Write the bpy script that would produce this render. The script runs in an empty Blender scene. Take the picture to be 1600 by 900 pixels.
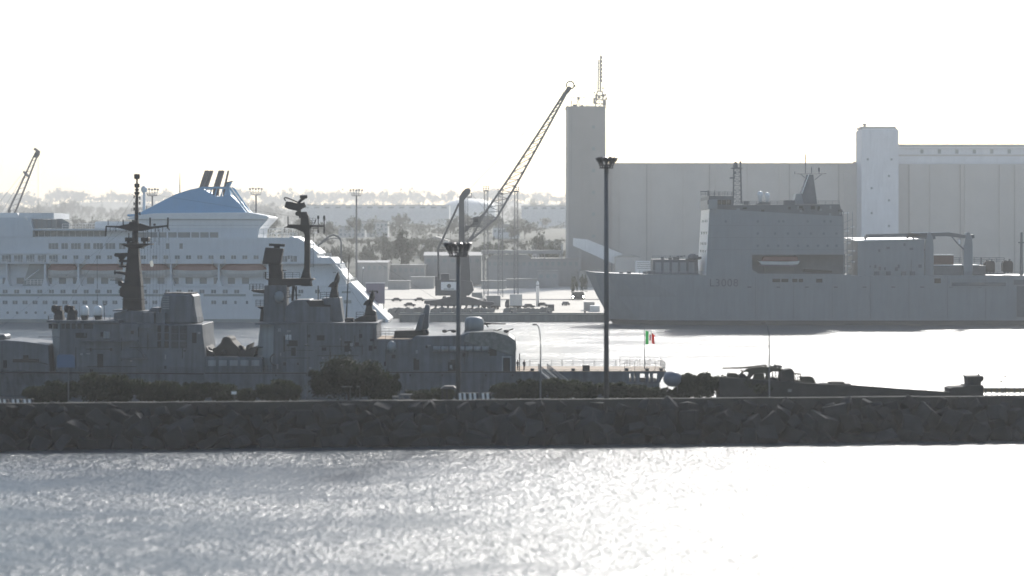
import bpy, bmesh, math, random
from mathutils import Vector, Matrix
R = math.radians
sc = bpy.context.scene
COL = sc.collection
random.seed(7)

# ------------------------------------------------------------------ camera, sky, sun, exposure
F, H, HOR = 3050.0, 27.0, 371.0          # focal length in photo pixels, eye height, horizon row
cd = bpy.data.cameras.new('camera'); cam = bpy.data.objects.new('camera', cd); COL.objects.link(cam)
sc.camera = cam
cd.sensor_width = 36.0; cd.lens = F / 1600 * 36; cd.shift_y = -(450 - HOR) / 1600
cd.clip_start = 1.0; cd.clip_end = 30000.0
cam.location = (0, 0, H); cam.rotation_euler = (R(90), 0, 0)
cd.dof.use_dof = True; cd.dof.focus_distance = 470.0; cd.dof.aperture_fstop = (cd.lens / 1000) / 0.5

SUN_AZ, SUN_EL = R(16.0), R(30.0)        # to the right of the view axis, ahead of the camera
wd = bpy.data.worlds.new('World'); sc.world = wd; wd.use_nodes = True
wn = wd.node_tree
sky = wn.nodes.new('ShaderNodeTexSky'); sky.sky_type = 'NISHITA'; sky.sun_disc = False
sky.sun_elevation = SUN_EL; sky.sun_rotation = SUN_AZ; sky.air_density = 1.0; sky.dust_density = 1.1; sky.ozone_density = 1.0
wn.links.new(sky.outputs[0], wn.nodes['Background'].inputs[0])
wn.nodes['Background'].inputs[1].default_value = 0.12
sl = bpy.data.lights.new('sun', 'SUN'); sun = bpy.data.objects.new('sun', sl); COL.objects.link(sun)
sl.energy = 4.4; sl.angle = R(5.0); sl.color = (1.0, 0.965, 0.91)
sd = Vector((math.sin(SUN_AZ) * math.cos(SUN_EL), math.cos(SUN_AZ) * math.cos(SUN_EL), math.sin(SUN_EL)))
sun.rotation_euler = sd.to_track_quat('Z', 'Y').to_euler()
vs = sc.view_settings
vs.view_transform = 'Standard'; vs.look = 'None'; vs.gamma = 1.0; vs.use_curve_mapping = False
vs.exposure = 0.23
sc.cycles.use_denoising = True
sc.cycles.max_bounces = 6; sc.cycles.transparent_max_bounces = 6; sc.cycles.volume_bounces = 0

# ------------------------------------------------------------------ helpers
def X(px, D): return (px - 800.0) / F * D
def Z(py, D): return H - (py - HOR) / F * D

ORG = {}
class MB:
    """collects shapes in world coordinates; build() links them as one mesh"""
    def __init__(s): s.v = []; s.f = []; s.m = []; s.mi = 0
    def add(s, vs_, fs):
        b = len(s.v); s.v += [tuple(p) for p in vs_]
        for q in fs: s.f.append(tuple(b + i for i in q)); s.m.append(s.mi)
        return s
    def box(s, x0, x1, y0, y1, z0, z1):
        return s.hexa([(x0,y0,z0),(x1,y0,z0),(x1,y1,z0),(x0,y1,z0),(x0,y0,z1),(x1,y0,z1),(x1,y1,z1),(x0,y1,z1)])
    def hexa(s, p):
        return s.add(p, [(3,2,1,0),(4,5,6,7),(0,1,5,4),(1,2,6,5),(2,3,7,6),(3,0,4,7)])
    def pbox(s, px0, py0, px1, py1, D, dep):
        return s.box(X(px0,D), X(px1,D), D, D+dep, Z(py1,D), Z(py0,D))
    def prism(s, pts, y0, y1):                       # polygon in x,z pushed along y
        a = 0
        for i in range(len(pts)):
            x0,z0 = pts[i]; x1,z1 = pts[(i+1) % len(pts)]; a += x0*z1 - x1*z0
        if a < 0: pts = pts[::-1]
        n = len(pts)
        return s.add([(x,y0,z) for x,z in pts]+[(x,y1,z) for x,z in pts],
            [tuple(range(n)), tuple(range(2*n-1,n-1,-1))]+[((i+1)%n, i, n+i, n+(i+1)%n) for i in range(n)])
    def pprism(s, pts, D, dep):
        return s.prism([(X(a,D), Z(b,D)) for a,b in pts], D, D+dep)
    def slab(s, pts, z0, z1):                        # polygon in x,y pushed along z
        a = 0
        for i in range(len(pts)):
            x0,y0 = pts[i]; x1,y1 = pts[(i+1) % len(pts)]; a += x0*y1 - x1*y0
        if a < 0: pts = pts[::-1]
        n = len(pts)
        return s.add([(x,y,z0) for x,y in pts]+[(x,y,z1) for x,y in pts],
            [tuple(range(n-1,-1,-1)), tuple(range(n,2*n))]+[(i,(i+1)%n,n+(i+1)%n,n+i) for i in range(n)])
    def frust(s, cx, cy, z0, z1, w0, d0, w1, d1, ox=0, oy=0):
        return s.hexa([(cx-w0/2,cy-d0/2,z0),(cx+w0/2,cy-d0/2,z0),(cx+w0/2,cy+d0/2,z0),(cx-w0/2,cy+d0/2,z0),
            (cx+ox-w1/2,cy+oy-d1/2,z1),(cx+ox+w1/2,cy+oy-d1/2,z1),(cx+ox+w1/2,cy+oy+d1/2,z1),(cx+ox-w1/2,cy+oy+d1/2,z1)])
    def cyl(s, p, q, r0, r1=None, n=8):
        r1 = r0 if r1 is None else r1
        p = Vector(p); q = Vector(q); d = (q-p)
        if d.length < 1e-6: return s
        d.normalize(); u = d.orthogonal().normalized(); w = d.cross(u)
        vs_ = []
        for c, r in ((p,r0),(q,r1)):
            for i in range(n):
                a = 2*math.pi*i/n; vs_.append(c+(u*math.cos(a)+w*math.sin(a))*r)
        return s.add(vs_, [tuple(range(n-1,-1,-1)), tuple(range(n,2*n))]+[(i,(i+1)%n,n+(i+1)%n,n+i) for i in range(n)])
    def tube(s, pts, r, n=6):
        for a, b in zip(pts[:-1], pts[1:]): s.cyl(a, b, r, r, n)
        return s
    def lathe(s, cx, cy, prof, n=16):                # prof: (radius, z) bottom to top
        vs_ = []; fs = []
        for r, z in prof:
            for i in range(n):
                a = 2*math.pi*i/n; vs_.append((cx+r*math.cos(a), cy+r*math.sin(a), z))
        for k in range(len(prof)-1):
            for i in range(n):
                j = (i+1) % n; fs.append((k*n+i, k*n+j, (k+1)*n+j, (k+1)*n+i))
        fs.append(tuple(range(n-1,-1,-1))); m = (len(prof)-1)*n; fs.append(tuple(range(m, m+n)))
        return s.add(vs_, fs)
    def ball(s, c, rx, ry, rz, n=12, k=7):
        prof = []
        b = len(s.v); vs_ = []; fs = []
        for j in range(k+1):
            t = -math.pi/2 + math.pi*j/k; r = max(math.cos(t), .02)
            for i in range(n):
                a = 2*math.pi*i/n; vs_.append((c[0]+rx*r*math.cos(a), c[1]+ry*r*math.sin(a), c[2]+rz*math.sin(t)))
        for j in range(k):
            for i in range(n):
                i2 = (i+1) % n; fs.append((j*n+i, j*n+i2, (j+1)*n+i2, (j+1)*n+i))
        fs.append(tuple(range(n-1,-1,-1))); fs.append(tuple(range(k*n, k*n+n)))
        return s.add(vs_, fs)
    def rail(s, pts, h=1.05, step=1.8, r=.025, bars=3):
        for a, b in zip(pts[:-1], pts[1:]):
            a = Vector(a); b = Vector(b); n = max(1, int((b-a).length/step))
            for k in range(bars):
                o = Vector((0,0,h*(k+1)/bars)); s.cyl(a+o, b+o, r, r, 5)
            for i in range(n+1):
                p = a.lerp(b, i/n); s.cyl(p, p+Vector((0,0,h)), r*1.2, r*1.2, 5)
        return s
    def build(s, name, mats, parent=None, smooth=False, bev=0):
        me = bpy.data.meshes.new(name)
        o3 = Vector(ORG.get(parent.name, (0,0,0))) if parent else Vector((0,0,0))
        me.from_pydata([(x-o3.x, y-o3.y, z-o3.z) for x,y,z in s.v], [], s.f)
        if not isinstance(mats, (list,tuple)): mats = [mats]
        for m in mats: me.materials.append(m)
        if len(mats) > 1: me.polygons.foreach_set('material_index', s.m)
        if smooth: me.polygons.foreach_set('use_smooth', [True]*len(me.polygons))
        me.update()
        o = bpy.data.objects.new(name, me); COL.objects.link(o)
        if parent: o.parent = parent; ORG[o.name] = tuple(o3)
        if bev:
            b = o.modifiers.new('bevel', 'BEVEL'); b.width = bev; b.segments = 1; b.limit_method = 'ANGLE'
        return o

def tag(o, label, cat, group=None, kind=None):
    if label: o['label'] = label
    if cat: o['category'] = cat
    if group: o['group'] = group
    if kind: o['kind'] = kind
    return o
def thing(name, label, cat, loc=(0,0,0), group=None):
    o = bpy.data.objects.new(name, None); COL.objects.link(o); o.location = loc
    o.empty_display_size = .5; ORG[o.name] = tuple(loc)
    return tag(o, label, cat, group)
def piece(name, me, parent, loc, rot=(0,0,0), scl=None):   # a small repeated piece sharing its mesh
    o = bpy.data.objects.new(name, me); COL.objects.link(o); o.parent = parent
    g = Vector(ORG[parent.name]); o.location = Vector(loc)-g; o.rotation_euler = rot
    if scl: o.scale = scl
    ORG[o.name] = tuple(loc)
    return o
def mesh_of(mb, name, mats, smooth=False):
    o = mb.build(name, mats, None, smooth); me = o.data; bpy.data.objects.remove(o); return me
def copy_tree(o, parent=None):
    c = o.copy(); COL.objects.link(c)
    if parent: c.parent = parent
    for ch in list(o.children): copy_tree(ch, c)
    return c

# ------------------------------------------------------------------ materials
def mat(name, col, rough=.6, var=.18, scale=.6, streak=0, bump=0, metal=0, spec=.5, coat=0, trans=0):
    m = bpy.data.materials.new(name); m.use_nodes = True
    t = m.node_tree; L = t.links; b = t.nodes['Principled BSDF']
    b.inputs['Roughness'].default_value = rough; b.inputs['Metallic'].default_value = metal
    b.inputs['Specular IOR Level'].default_value = spec; b.inputs['Coat Weight'].default_value = coat
    tc = t.nodes.new('ShaderNodeTexCoord')
    n = t.nodes.new('ShaderNodeTexNoise'); n.inputs['Scale'].default_value = scale; n.inputs['Detail'].default_value = 6
    n.inputs['Roughness'].default_value = .62
    L.new(tc.outputs['Object'], n.inputs['Vector'])
    cr = t.nodes.new('ShaderNodeMapRange'); cr.inputs['From Min'].default_value = .25; cr.inputs['From Max'].default_value = .75
    cr.inputs['To Min'].default_value = 1-var; cr.inputs['To Max'].default_value = 1+var
    L.new(n.outputs[0], cr.inputs['Value']); fac = cr.outputs[0]
    if streak:
        mp = t.nodes.new('ShaderNodeMapping'); mp.inputs['Scale'].default_value = (1.3, 1.3, .09)
        n2 = t.nodes.new('ShaderNodeTexNoise'); n2.inputs['Scale'].default_value = 1.0; n2.inputs['Detail'].default_value = 5
        L.new(tc.outputs['Object'], mp.inputs[0]); L.new(mp.outputs[0], n2.inputs['Vector'])
        c2 = t.nodes.new('ShaderNodeMapRange'); c2.inputs['From Min'].default_value = .35; c2.inputs['From Max'].default_value = .7
        c2.inputs['To Min'].default_value = 1+streak*.4; c2.inputs['To Max'].default_value = 1-streak
        L.new(n2.outputs[0], c2.inputs['Value'])
        mu = t.nodes.new('ShaderNodeMath'); mu.operation = 'MULTIPLY'; L.new(fac, mu.inputs[0]); L.new(c2.outputs[0], mu.inputs[1]); fac = mu.outputs[0]
    vm = t.nodes.new('ShaderNodeVectorMath'); vm.operation = 'SCALE'; vm.inputs[0].default_value = col
    L.new(fac, vm.inputs['Scale']); L.new(vm.outputs[0], b.inputs['Base Color'])
    if bump:
        bp = t.nodes.new('ShaderNodeBump'); bp.inputs['Strength'].default_value = .8; bp.inputs['Distance'].default_value = bump
        L.new(n.outputs[0], bp.inputs['Height']); L.new(bp.outputs[0], b.inputs['Normal'])
    if trans:                                         # thin leaf or cloth: part of the light comes through
        tr = t.nodes.new('ShaderNodeBsdfTranslucent'); mx = t.nodes.new('ShaderNodeMixShader'); mx.inputs[0].default_value = trans
        L.new(vm.outputs[0], tr.inputs[0]); L.new(b.outputs[0], mx.inputs[1]); L.new(tr.outputs[0], mx.inputs[2])
        L.new(mx.outputs[0], t.nodes['Material Output'].inputs['Surface'])
    return m

def glass_mat(name, col, rough=.08):
    m = mat(name, col, rough, .1, .3, spec=.5); return m

M = dict(
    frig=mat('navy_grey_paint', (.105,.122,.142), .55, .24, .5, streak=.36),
    frig2=mat('pale_and_lit_navy_grey', (.25,.275,.29), .5, .15, .5, streak=.25),
    deck=mat('buff_flight_deck', (.36,.27,.19), .8, .15, .5),
    mast=mat('black_mast_paint', (.012,.014,.017), .7, .2, 1.0),
    dark=mat('dark_deck_gear', (.016,.018,.02), .6, .3, 1.2),
    steel=mat('galvanised_steel', (.16,.165,.17), .65, .15, 1.5, spec=.25),
    thin=mat('dull_lattice_steel', (.18,.182,.185), .8, .15, 1.5, spec=.15),
    dsteel=mat('weathered_dark_steel', (.11,.113,.115), .5, .2, 1.5, metal=.2),
    white=mat('ship_white_paint', (.62,.65,.68), .4, .05, .25, streak=.05),
    white2=mat('white_paint_and_lit_faces', (.78,.78,.77), .35, .05, .6),
    blue=mat('funnel_blue_paint', (.17,.38,.56), .4, .07, .25),
    glass=glass_mat('dark_window_glass', (.03,.035,.04)),
    gglass=glass_mat('grey_window_glass', (.16,.19,.21), .15),
    stripe=mat('grey_hull_stripe', (.25,.28,.28), .5, .08, .5),
    red=mat('lifeboat_orange_red', (.26,.12,.1), .5, .1, 1.0),
    boat=mat('lifeboat_cream_hull', (.6,.6,.58), .45, .08, 1.0),
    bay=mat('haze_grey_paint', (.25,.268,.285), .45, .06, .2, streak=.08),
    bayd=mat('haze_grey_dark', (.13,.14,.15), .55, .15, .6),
    bayf=mat('haze_grey_glossy_front', (.5,.52,.52), .22, .06, .4, coat=.6),
    boot=mat('black_boot_topping', (.06,.062,.062), .55, .15, .4),
    tconc=mat('tower_concrete', (.34,.33,.31), .75, .06, .12, streak=.03),
    conc=mat('silo_concrete', (.5,.48,.45), .75, .06, .12, streak=.02),
    concb=mat('pale_tower_cladding', (.68,.69,.71), .6, .06, .15, streak=.08),
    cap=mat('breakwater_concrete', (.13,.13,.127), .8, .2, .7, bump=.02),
    soil=mat('dry_soil_and_weeds', (.05,.047,.038), .95, .4, .8, bump=.05),
    mole=mat('breakwater_core', (.025,.025,.025), .9, .25, .6),
    quay=mat('quay_paving', (.56,.52,.45), .8, .13, .08),
    qwall=mat('quay_wall_concrete', (.22,.22,.21), .8, .15, .3, streak=.2),
    asph=mat('asphalt', (.055,.055,.055), .9, .2, .3),
    shed=mat('shed_cladding', (.33,.325,.315), .6, .1, .2, streak=.1),
    shedl=mat('pale_shed_cladding', (.72,.73,.73), .6, .08, .15, streak=.06),
    roof=mat('metal_roof', (.27,.265,.255), .4, .08, .2),
    crane=mat('crane_paint', (.1,.105,.11), .7, .12, .6, spec=.2),
    house=mat('rendered_wall', (.6,.59,.57), .8, .1, .3),
    brown=mat('brown_container_paint', (.14,.075,.055), .6, .15, .6),
    plum=mat('plum_board_paint', (.17,.15,.2), .6, .1, .4),
    bark=mat('bark', (.06,.048,.036), .9, .3, 3),
    leaf=mat('dark_scrub_leaves', (.028,.036,.018), .7, .45, 1.4, trans=.4),
    leafl=mat('olive_scrub_leaves', (.042,.05,.026), .7, .45, 1.4, trans=.4),
    leaff=mat('eucalyptus_leaves', (.075,.09,.06), .7, .3, .15, trans=.2),
    hill=mat('scrub_hillside', (.05,.06,.045), .9, .35, .02),
    tyre=mat('tyre_rubber', (.02,.02,.02), .8, .2, 2),
    olive=mat('army_olive_paint', (.055,.05,.03), .6, .2, 1.2),
    tarp=mat('dark_tarpaulin', (.045,.042,.038), .8, .25, 1.0, bump=.05),
    net=mat('camouflage_net', (.16,.17,.16), .9, .4, 1.5, bump=.12),
    skin=mat('skin', (.35,.2,.14), .6, .05, 3),
    cloth=mat('dark_overalls', (.03,.033,.045), .8, .2, 4),
    green=mat('flag_green', (.02,.25,.06), .7, .06, 3, trans=.55),
    fwhite=mat('flag_white', (.75,.75,.72), .7, .04, 3, trans=.55),
    fred=mat('flag_red', (.6,.04,.03), .7, .06, 3, trans=.55),
    gold=mat('flag_crest_gold', (.55,.32,.12), .7, .1, 5, trans=.4),
    navy=mat('flag_crest_blue', (.05,.1,.3), .7, .1, 5, trans=.4),
    tank=mat('pale_tank_paint', (.15,.17,.21), .5, .08, .6),
    sign=mat('sign_blue_grey', (.12,.17,.26), .5, .06, .8),
    fence=mat('fence_grey', (.16,.165,.17), .6, .1, 1.5, metal=.3),
    lamp=mat('floodlight_black', (.03,.03,.03), .4, .15, 2),
    ochre=mat('ochre_wall', (.3,.22,.09), .8, .2, .4),
)
def rock_mat():
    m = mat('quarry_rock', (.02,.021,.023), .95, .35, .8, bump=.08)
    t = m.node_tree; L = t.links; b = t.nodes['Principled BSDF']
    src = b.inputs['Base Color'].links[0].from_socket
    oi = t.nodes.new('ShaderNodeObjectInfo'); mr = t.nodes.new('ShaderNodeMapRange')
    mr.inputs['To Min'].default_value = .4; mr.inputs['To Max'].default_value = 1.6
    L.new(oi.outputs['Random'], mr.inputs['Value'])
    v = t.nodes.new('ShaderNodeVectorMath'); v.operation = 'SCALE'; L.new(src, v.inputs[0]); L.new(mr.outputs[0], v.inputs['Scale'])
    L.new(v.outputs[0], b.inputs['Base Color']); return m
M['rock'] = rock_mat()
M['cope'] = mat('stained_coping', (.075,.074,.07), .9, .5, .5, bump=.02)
M['sil'] = mat('silhouette_concrete', (.045,.044,.042), .9, .25, .7, bump=.02)  # concrete darkened to a backlit silhouette, shade held in the base colour
def emit_mat(name, col, s):
    m = bpy.data.materials.new(name); m.use_nodes = True; b = m.node_tree.nodes['Principled BSDF']
    b.inputs['Emission Color'].default_value = (*col,1); b.inputs['Emission Strength'].default_value = s; return m
M['head'] = emit_mat('headlight_on', (1,.97,.9), 80.0)

def water_mat():
    m = bpy.data.materials.new('sea_water'); m.use_nodes = True
    t = m.node_tree; L = t.links; b = t.nodes['Principled BSDF']
    b.inputs['Base Color'].default_value = (.028,.055,.078,1); b.inputs['Roughness'].default_value = .36
    b.inputs['IOR'].default_value = 1.333
    b.inputs['Coat Weight'].default_value = .4; b.inputs['Coat Roughness'].default_value = .17; b.inputs['Coat IOR'].default_value = 1.333
    g = t.nodes.new('ShaderNodeNewGeometry')
    def noise(sx, sy, scale, det, w=0):
        mp = t.nodes.new('ShaderNodeMapping'); mp.inputs['Scale'].default_value = (sx, sy, 1); mp.inputs['Rotation'].default_value = (0,0,w)
        n = t.nodes.new('ShaderNodeTexNoise'); n.inputs['Scale'].default_value = scale; n.inputs['Detail'].default_value = det
        n.inputs['Roughness'].default_value = .6
        L.new(g.outputs['Position'], mp.inputs[0]); L.new(mp.outputs[0], n.inputs['Vector']); return n.outputs[0]
    a = noise(1, 1.1, .3, 3, .35); c = noise(1.7, 1.0, 1.0, 4, -.2); f = noise(1.6, 1.0, 3.6, 3, .1)
    gust = noise(.6, 1.3, .045, 3, .15)               # wind patches ruffle the surface unevenly
    mr = t.nodes.new('ShaderNodeMapRange'); mr.inputs['From Min'].default_value = .35; mr.inputs['From Max'].default_value = .65
    mr.inputs['To Min'].default_value = .4; mr.inputs['To Max'].default_value = 1.25
    L.new(gust, mr.inputs['Value'])
    m1 = t.nodes.new('ShaderNodeMath'); m1.operation = 'MULTIPLY'; m1.inputs[1].default_value = 1.2; L.new(a, m1.inputs[0])
    m2 = t.nodes.new('ShaderNodeMath'); m2.operation = 'MULTIPLY_ADD'; m2.inputs[1].default_value = .52; L.new(c, m2.inputs[0]); L.new(m1.outputs[0], m2.inputs[2])
    bp = t.nodes.new('ShaderNodeBump'); bp.inputs['Distance'].default_value = .55
    m3 = t.nodes.new('ShaderNodeMath'); m3.operation = 'MULTIPLY_ADD'; m3.inputs[1].default_value = .13; L.new(f, m3.inputs[0]); L.new(m2.outputs[0], m3.inputs[2])
    L.new(m3.outputs[0], bp.inputs['Height']); L.new(mr.outputs[0], bp.inputs['Strength']); L.new(bp.outputs[0], b.inputs['Normal']); L.new(bp.outputs[0], b.inputs['Coat Normal'])
    return m
M['water'] = water_mat()

# ------------------------------------------------------------------ setting: water, quay, hills
def structure(o): o['kind'] = 'structure'; return o
mb = MB(); mb.add([(-6200,-200,0),(6200,-200,0),(6200,7500,0),(-6200,7500,0)], [(0,1,2,3)])
structure(mb.build('water', M['water']))

QZ = 2.6
mb = MB(); mb.slab([(-36,625),(31,625),(31,633),(2600,633),(2600,975),(-2600,975),(-2600,652),(-36,652)], -4, QZ-.35)
quay = structure(mb.build('quay', M['qwall']))
mb = MB(); mb.slab([(-36.3,624.7),(31.3,624.7),(31.3,632.7),(2600,632.7),(2600,975),(-2600,975),(-2600,651.7),(-36.3,651.7)], QZ-.35, QZ)
mb.build('quay_apron', M['quay'], quay)
mb = MB()
mb.box(-36.2, 31.2, 624.8, 625.4, QZ+.004, QZ+.25)
mb.build('kerb', M['cap'], quay)
mb = MB(); mb.box(-2000, 2000, 760, 774, QZ, QZ+.004); mb.box(-30,-18,690,760,QZ,QZ+.004)
structure(mb.build('road', M['asph']))

def terrain(x, y):
    ks = [(960,1.5),(1100,7),(1300,20),(1500,27),(2400,34),(3500,50),(4400,70),(5600,118),(7400,60)]
    h = ks[-1][1]
    for (a,ha),(b,hb) in zip(ks[:-1], ks[1:]):
        if y <= b:
            u = max(0,(y-a)/(b-a)); u = u*u*(3-2*u); h = ha+(hb-ha)*u; break
    k = min(1.8, max(0,(y-1000)/1500))
    return h + k*(5*math.sin(x*.006+1.3)+3.5*math.sin(x*.017+y*.004)+2*math.sin(x*.041-y*.01))
mb = MB(); nx, ny = 150, 70; vs_ = []; fs = []
for j in range(ny+1):
    y = 965 + (7400-965)*(j/ny)**1.8
    for i in range(nx+1):
        x = -5200+10400*i/nx; vs_.append((x, y, terrain(x,y)))
for j in range(ny):
    for i in range(nx):
        a = j*(nx+1)+i; fs.append((a,a+1,a+nx+2,a+nx+1))
mb.add(vs_, fs); structure(mb.build('hillside', M['hill'], smooth=True))

# ------------------------------------------------------------------ foliage
def leaf_cloud(rng, rx, ry, h, nclump, nleaf, size, z0=.1, lift=.15):
    """leaf-sized faces in uneven clumps through an ellipsoid crown standing on z=0"""
    mb = MB()
    cl = []
    for _ in range(nclump):
        while True:
            a, b, c = rng.uniform(-1,1), rng.uniform(-1,1), rng.uniform(-1,1)
            q = a*a+b*b+c*c
            if .12 < q < 1: break
        j = rng.uniform(.6,1.02)
        cl.append((a*rx*j, b*ry*j, h*(z0+(1-z0)*(.5+.5*c*j*.92)), rng.uniform(.1,.3)))
    for a, b, c, s in cl:
        for _ in range(nleaf):
            d = Vector((rng.gauss(0,1), rng.gauss(0,1), rng.gauss(0,.85)))
            d = d.normalized()*(rng.random()**.45)
            p = Vector((a+d.x*s*rx*1.25, b+d.y*s*ry*1.25, max(.05, c+d.z*s*h*.75)))
            n = Vector((rng.gauss(0,1), rng.gauss(0,1), rng.gauss(0,1)+lift)).normalized()
            u = n.orthogonal().normalized(); w = n.cross(u); k = size*rng.uniform(.6,1.4)
            mb.add([p-u*k*.9, p+w*k*.5, p+u*k*.9, p-w*k*.5], [(0,1,2,3)])
    return mb
def trunk_mb(rng, h, r, rx, n=5, lean=.05):
    mb = MB(); top = Vector((h*lean*rng.uniform(-1,1), 0, h*.55))
    mb.cyl((0,0,-.3), top, r, r*.6, 7)
    for i in range(n):
        a = rng.uniform(0,6.28); t = rng.uniform(.35,1)
        s = top*t; e = Vector((math.cos(a)*rx*.65, math.sin(a)*rx*.65, h*rng.uniform(.6,.88)))
        m = s.lerp(e,.5)+Vector((0,0,h*.06))
        mb.cyl(s, m, r*.5, r*.32, 6); mb.cyl(m, e, r*.32, r*.1, 5)
    return mb
def plant(name, label, cat, loc, crown_me, trunk_me, scl, rz, group=None):
    t = bpy.data.objects.new(name, None); COL.objects.link(t); t.location = loc; t.scale = scl; t.rotation_euler = (0,0,rz)
    tag(t, label, cat, group)
    for n, me in (('crown',crown_me),('trunk',trunk_me)):
        o = bpy.data.objects.new(n, me); COL.objects.link(o); o.parent = t
    return t

# ------------------------------------------------------------------ breakwater
MS = .0887
def YF(x): return 253.8 + MS*x
def DM(px, off): return (253.8+off)/(1-MS*(px-800)/F)
def GX(px, off=9.): return X(px, DM(px,off))
BZ = 4.7; PT = 5.62                               # road level and parapet top
def mole_strip(x0, x1, o0, o1, z0, z1, mb):
    return mb.hexa([(x0,YF(x0)+o0,z0),(x1,YF(x1)+o0,z0),(x1,YF(x1)+o1,z0),(x0,YF(x0)+o1,z0),
                    (x0,YF(x0)+o0,z1),(x1,YF(x1)+o0,z1),(x1,YF(x1)+o1,z1),(x0,YF(x0)+o1,z1)])
mb = MB(); a, b = -125, 125
mb.hexa([(a,YF(a)+1.2,-3),(b,YF(b)+1.2,-3),(b,YF(b)+15.2,-3),(a,YF(a)+15.2,-3),
         (a,YF(a)+4.9,BZ-.7),(b,YF(b)+4.9,BZ-.7),(b,YF(b)+15.2,BZ-.7),(a,YF(a)+15.2,BZ-.7)])
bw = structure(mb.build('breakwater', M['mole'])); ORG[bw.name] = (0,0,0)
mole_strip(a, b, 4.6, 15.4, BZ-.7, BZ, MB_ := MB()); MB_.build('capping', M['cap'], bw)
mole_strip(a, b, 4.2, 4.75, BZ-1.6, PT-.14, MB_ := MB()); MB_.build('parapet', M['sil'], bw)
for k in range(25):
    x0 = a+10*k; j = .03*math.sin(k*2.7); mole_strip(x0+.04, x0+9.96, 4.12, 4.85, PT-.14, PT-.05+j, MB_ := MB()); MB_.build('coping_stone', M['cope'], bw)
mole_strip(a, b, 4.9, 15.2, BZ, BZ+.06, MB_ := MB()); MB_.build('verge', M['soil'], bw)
mole_strip(a, b, 8, 11.2, BZ+.06, BZ+.064, MB_ := MB()); MB_.build('roadway', M['asph'], bw)
def rock_mesh(i):
    rng = random.Random(100+i); bm = bmesh.new()
    ex = (rng.uniform(.75,1.2), rng.uniform(.7,1.05), rng.uniform(.55,.95))
    for k in range(8):                                # a rough quarried block: corners pushed about
        c = [((k>>j)&1)*2-1 for j in range(3)]
        bm.verts.new([c[j]*ex[j]*rng.uniform(.62,1.08) for j in range(3)])
    for k in range(5):
        v = Vector((rng.gauss(0,1),rng.gauss(0,1),rng.gauss(0,1))).normalized()
        bm.verts.new([v[j]*ex[j]*rng.uniform(1.0,1.18) for j in range(3)])
    bmesh.ops.convex_hull(bm, input=bm.verts[:])
    for v in [v for v in bm.verts if not v.link_faces]: bm.verts.remove(v)
    bmesh.ops.bevel(bm, geom=bm.edges[:], offset=.05, segments=1, affect='EDGES', clamp_overlap=True)
    me = bpy.data.meshes.new('rock'); bm.to_mesh(me); bm.free(); me.materials.append(M['rock']); return me
RK = [rock_mesh(i) for i in range(12)]
rng = random.Random(5); nr = 0
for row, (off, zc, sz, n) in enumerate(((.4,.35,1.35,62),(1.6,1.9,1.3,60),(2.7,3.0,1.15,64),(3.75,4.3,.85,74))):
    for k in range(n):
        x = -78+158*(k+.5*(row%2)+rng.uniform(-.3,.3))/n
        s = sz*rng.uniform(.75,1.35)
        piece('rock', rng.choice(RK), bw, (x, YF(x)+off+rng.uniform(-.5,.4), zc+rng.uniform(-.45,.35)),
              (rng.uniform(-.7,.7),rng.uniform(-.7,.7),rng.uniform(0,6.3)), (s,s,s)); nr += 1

# scrub and the one big tree on the breakwater
BUSH = []
for i in range(5):
    r_ = random.Random(40+i)
    BUSH.append((mesh_of(leaf_cloud(r_, 1, 1, 1, 58, 150, .06, .0), 'crown', M['leaf' if i%2 else 'leafl']),
                 mesh_of(trunk_mb(r_, .9, .035, 1, 7), 'trunk', M['bark'])))
bushes = [(62,603,46,'low dark bush left of the blue-grey sign post'),(88,594,56,'dark bush just left of the blue-grey sign post'),
 (152,586,72,'rounded dark bush right of the blue-grey sign post'),(192,587,64,'dark bush between the sign post and the ship door'),
 (238,597,60,'wide low bush below the funnel of the frigate'),(268,594,50,'bush below the right edge of the frigate funnel'),
 (305,596,46,'small round bush below the gap amidships'),(343,600,54,'low bush left of the small white plate'),
 (388,607,44,'scrappy low bush behind the small white plate'),(421,601,40,'thin bush left of the plain lamp pole'),
 (447,592,50,'bush beside the plain lamp pole and left of the big tree'),
 (604,581,40,'narrow bush at the right edge of the big tree'),(588,592,44,'low bush in front of the big tree'),
 (664,609,48,'flat bush left of the small lit cabin'),(693,606,40,'tiny bush above the small lit cabin'),
 (795,597,50,'bush between the striped barriers and the curved lamp'),(832,592,60,'bush left of the curved lamp post below the gangway'),
 (872,593,66,'bush right of the curved lamp post below the gangway'),(918,597,60,'bush left of the tall floodlight mast base'),
 (962,598,56,'bush right of the tall floodlight mast base'),(1000,600,46,'bush below the frigate stern openings'),
 (1026,604,34,'low bush below the frigate transom'),(1078,586,44,'feathery bush right of the pale tank'),
 (1103,583,56,'taller olive bush between the pale tank and the army truck'),(1140,588,54,'bush left of the army truck at the ramp'),
 (1176,590,50,'bush in front of the truck bed'),(1062,608,52,'low olive bush under the pale tank')]
rng = random.Random(11)
for i, (px, py, w, lb) in enumerate(bushes):
    off = rng.uniform(11.5,13.5); D = DM(px,off); hgt = Z(py,D)-BZ; wd_ = w/F*D/2
    cm, tm = BUSH[i % 5]
    plant('bush', lb, 'bush', (X(px,D),D,BZ), cm, tm, (wd_*1.25, max(1.0,wd_*.8), hgt*1.08), rng.uniform(-.5,.5), 'bushes along the breakwater')
r_ = random.Random(77)
D = DM(545,12); hgt = Z(556,D)-BZ
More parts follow.
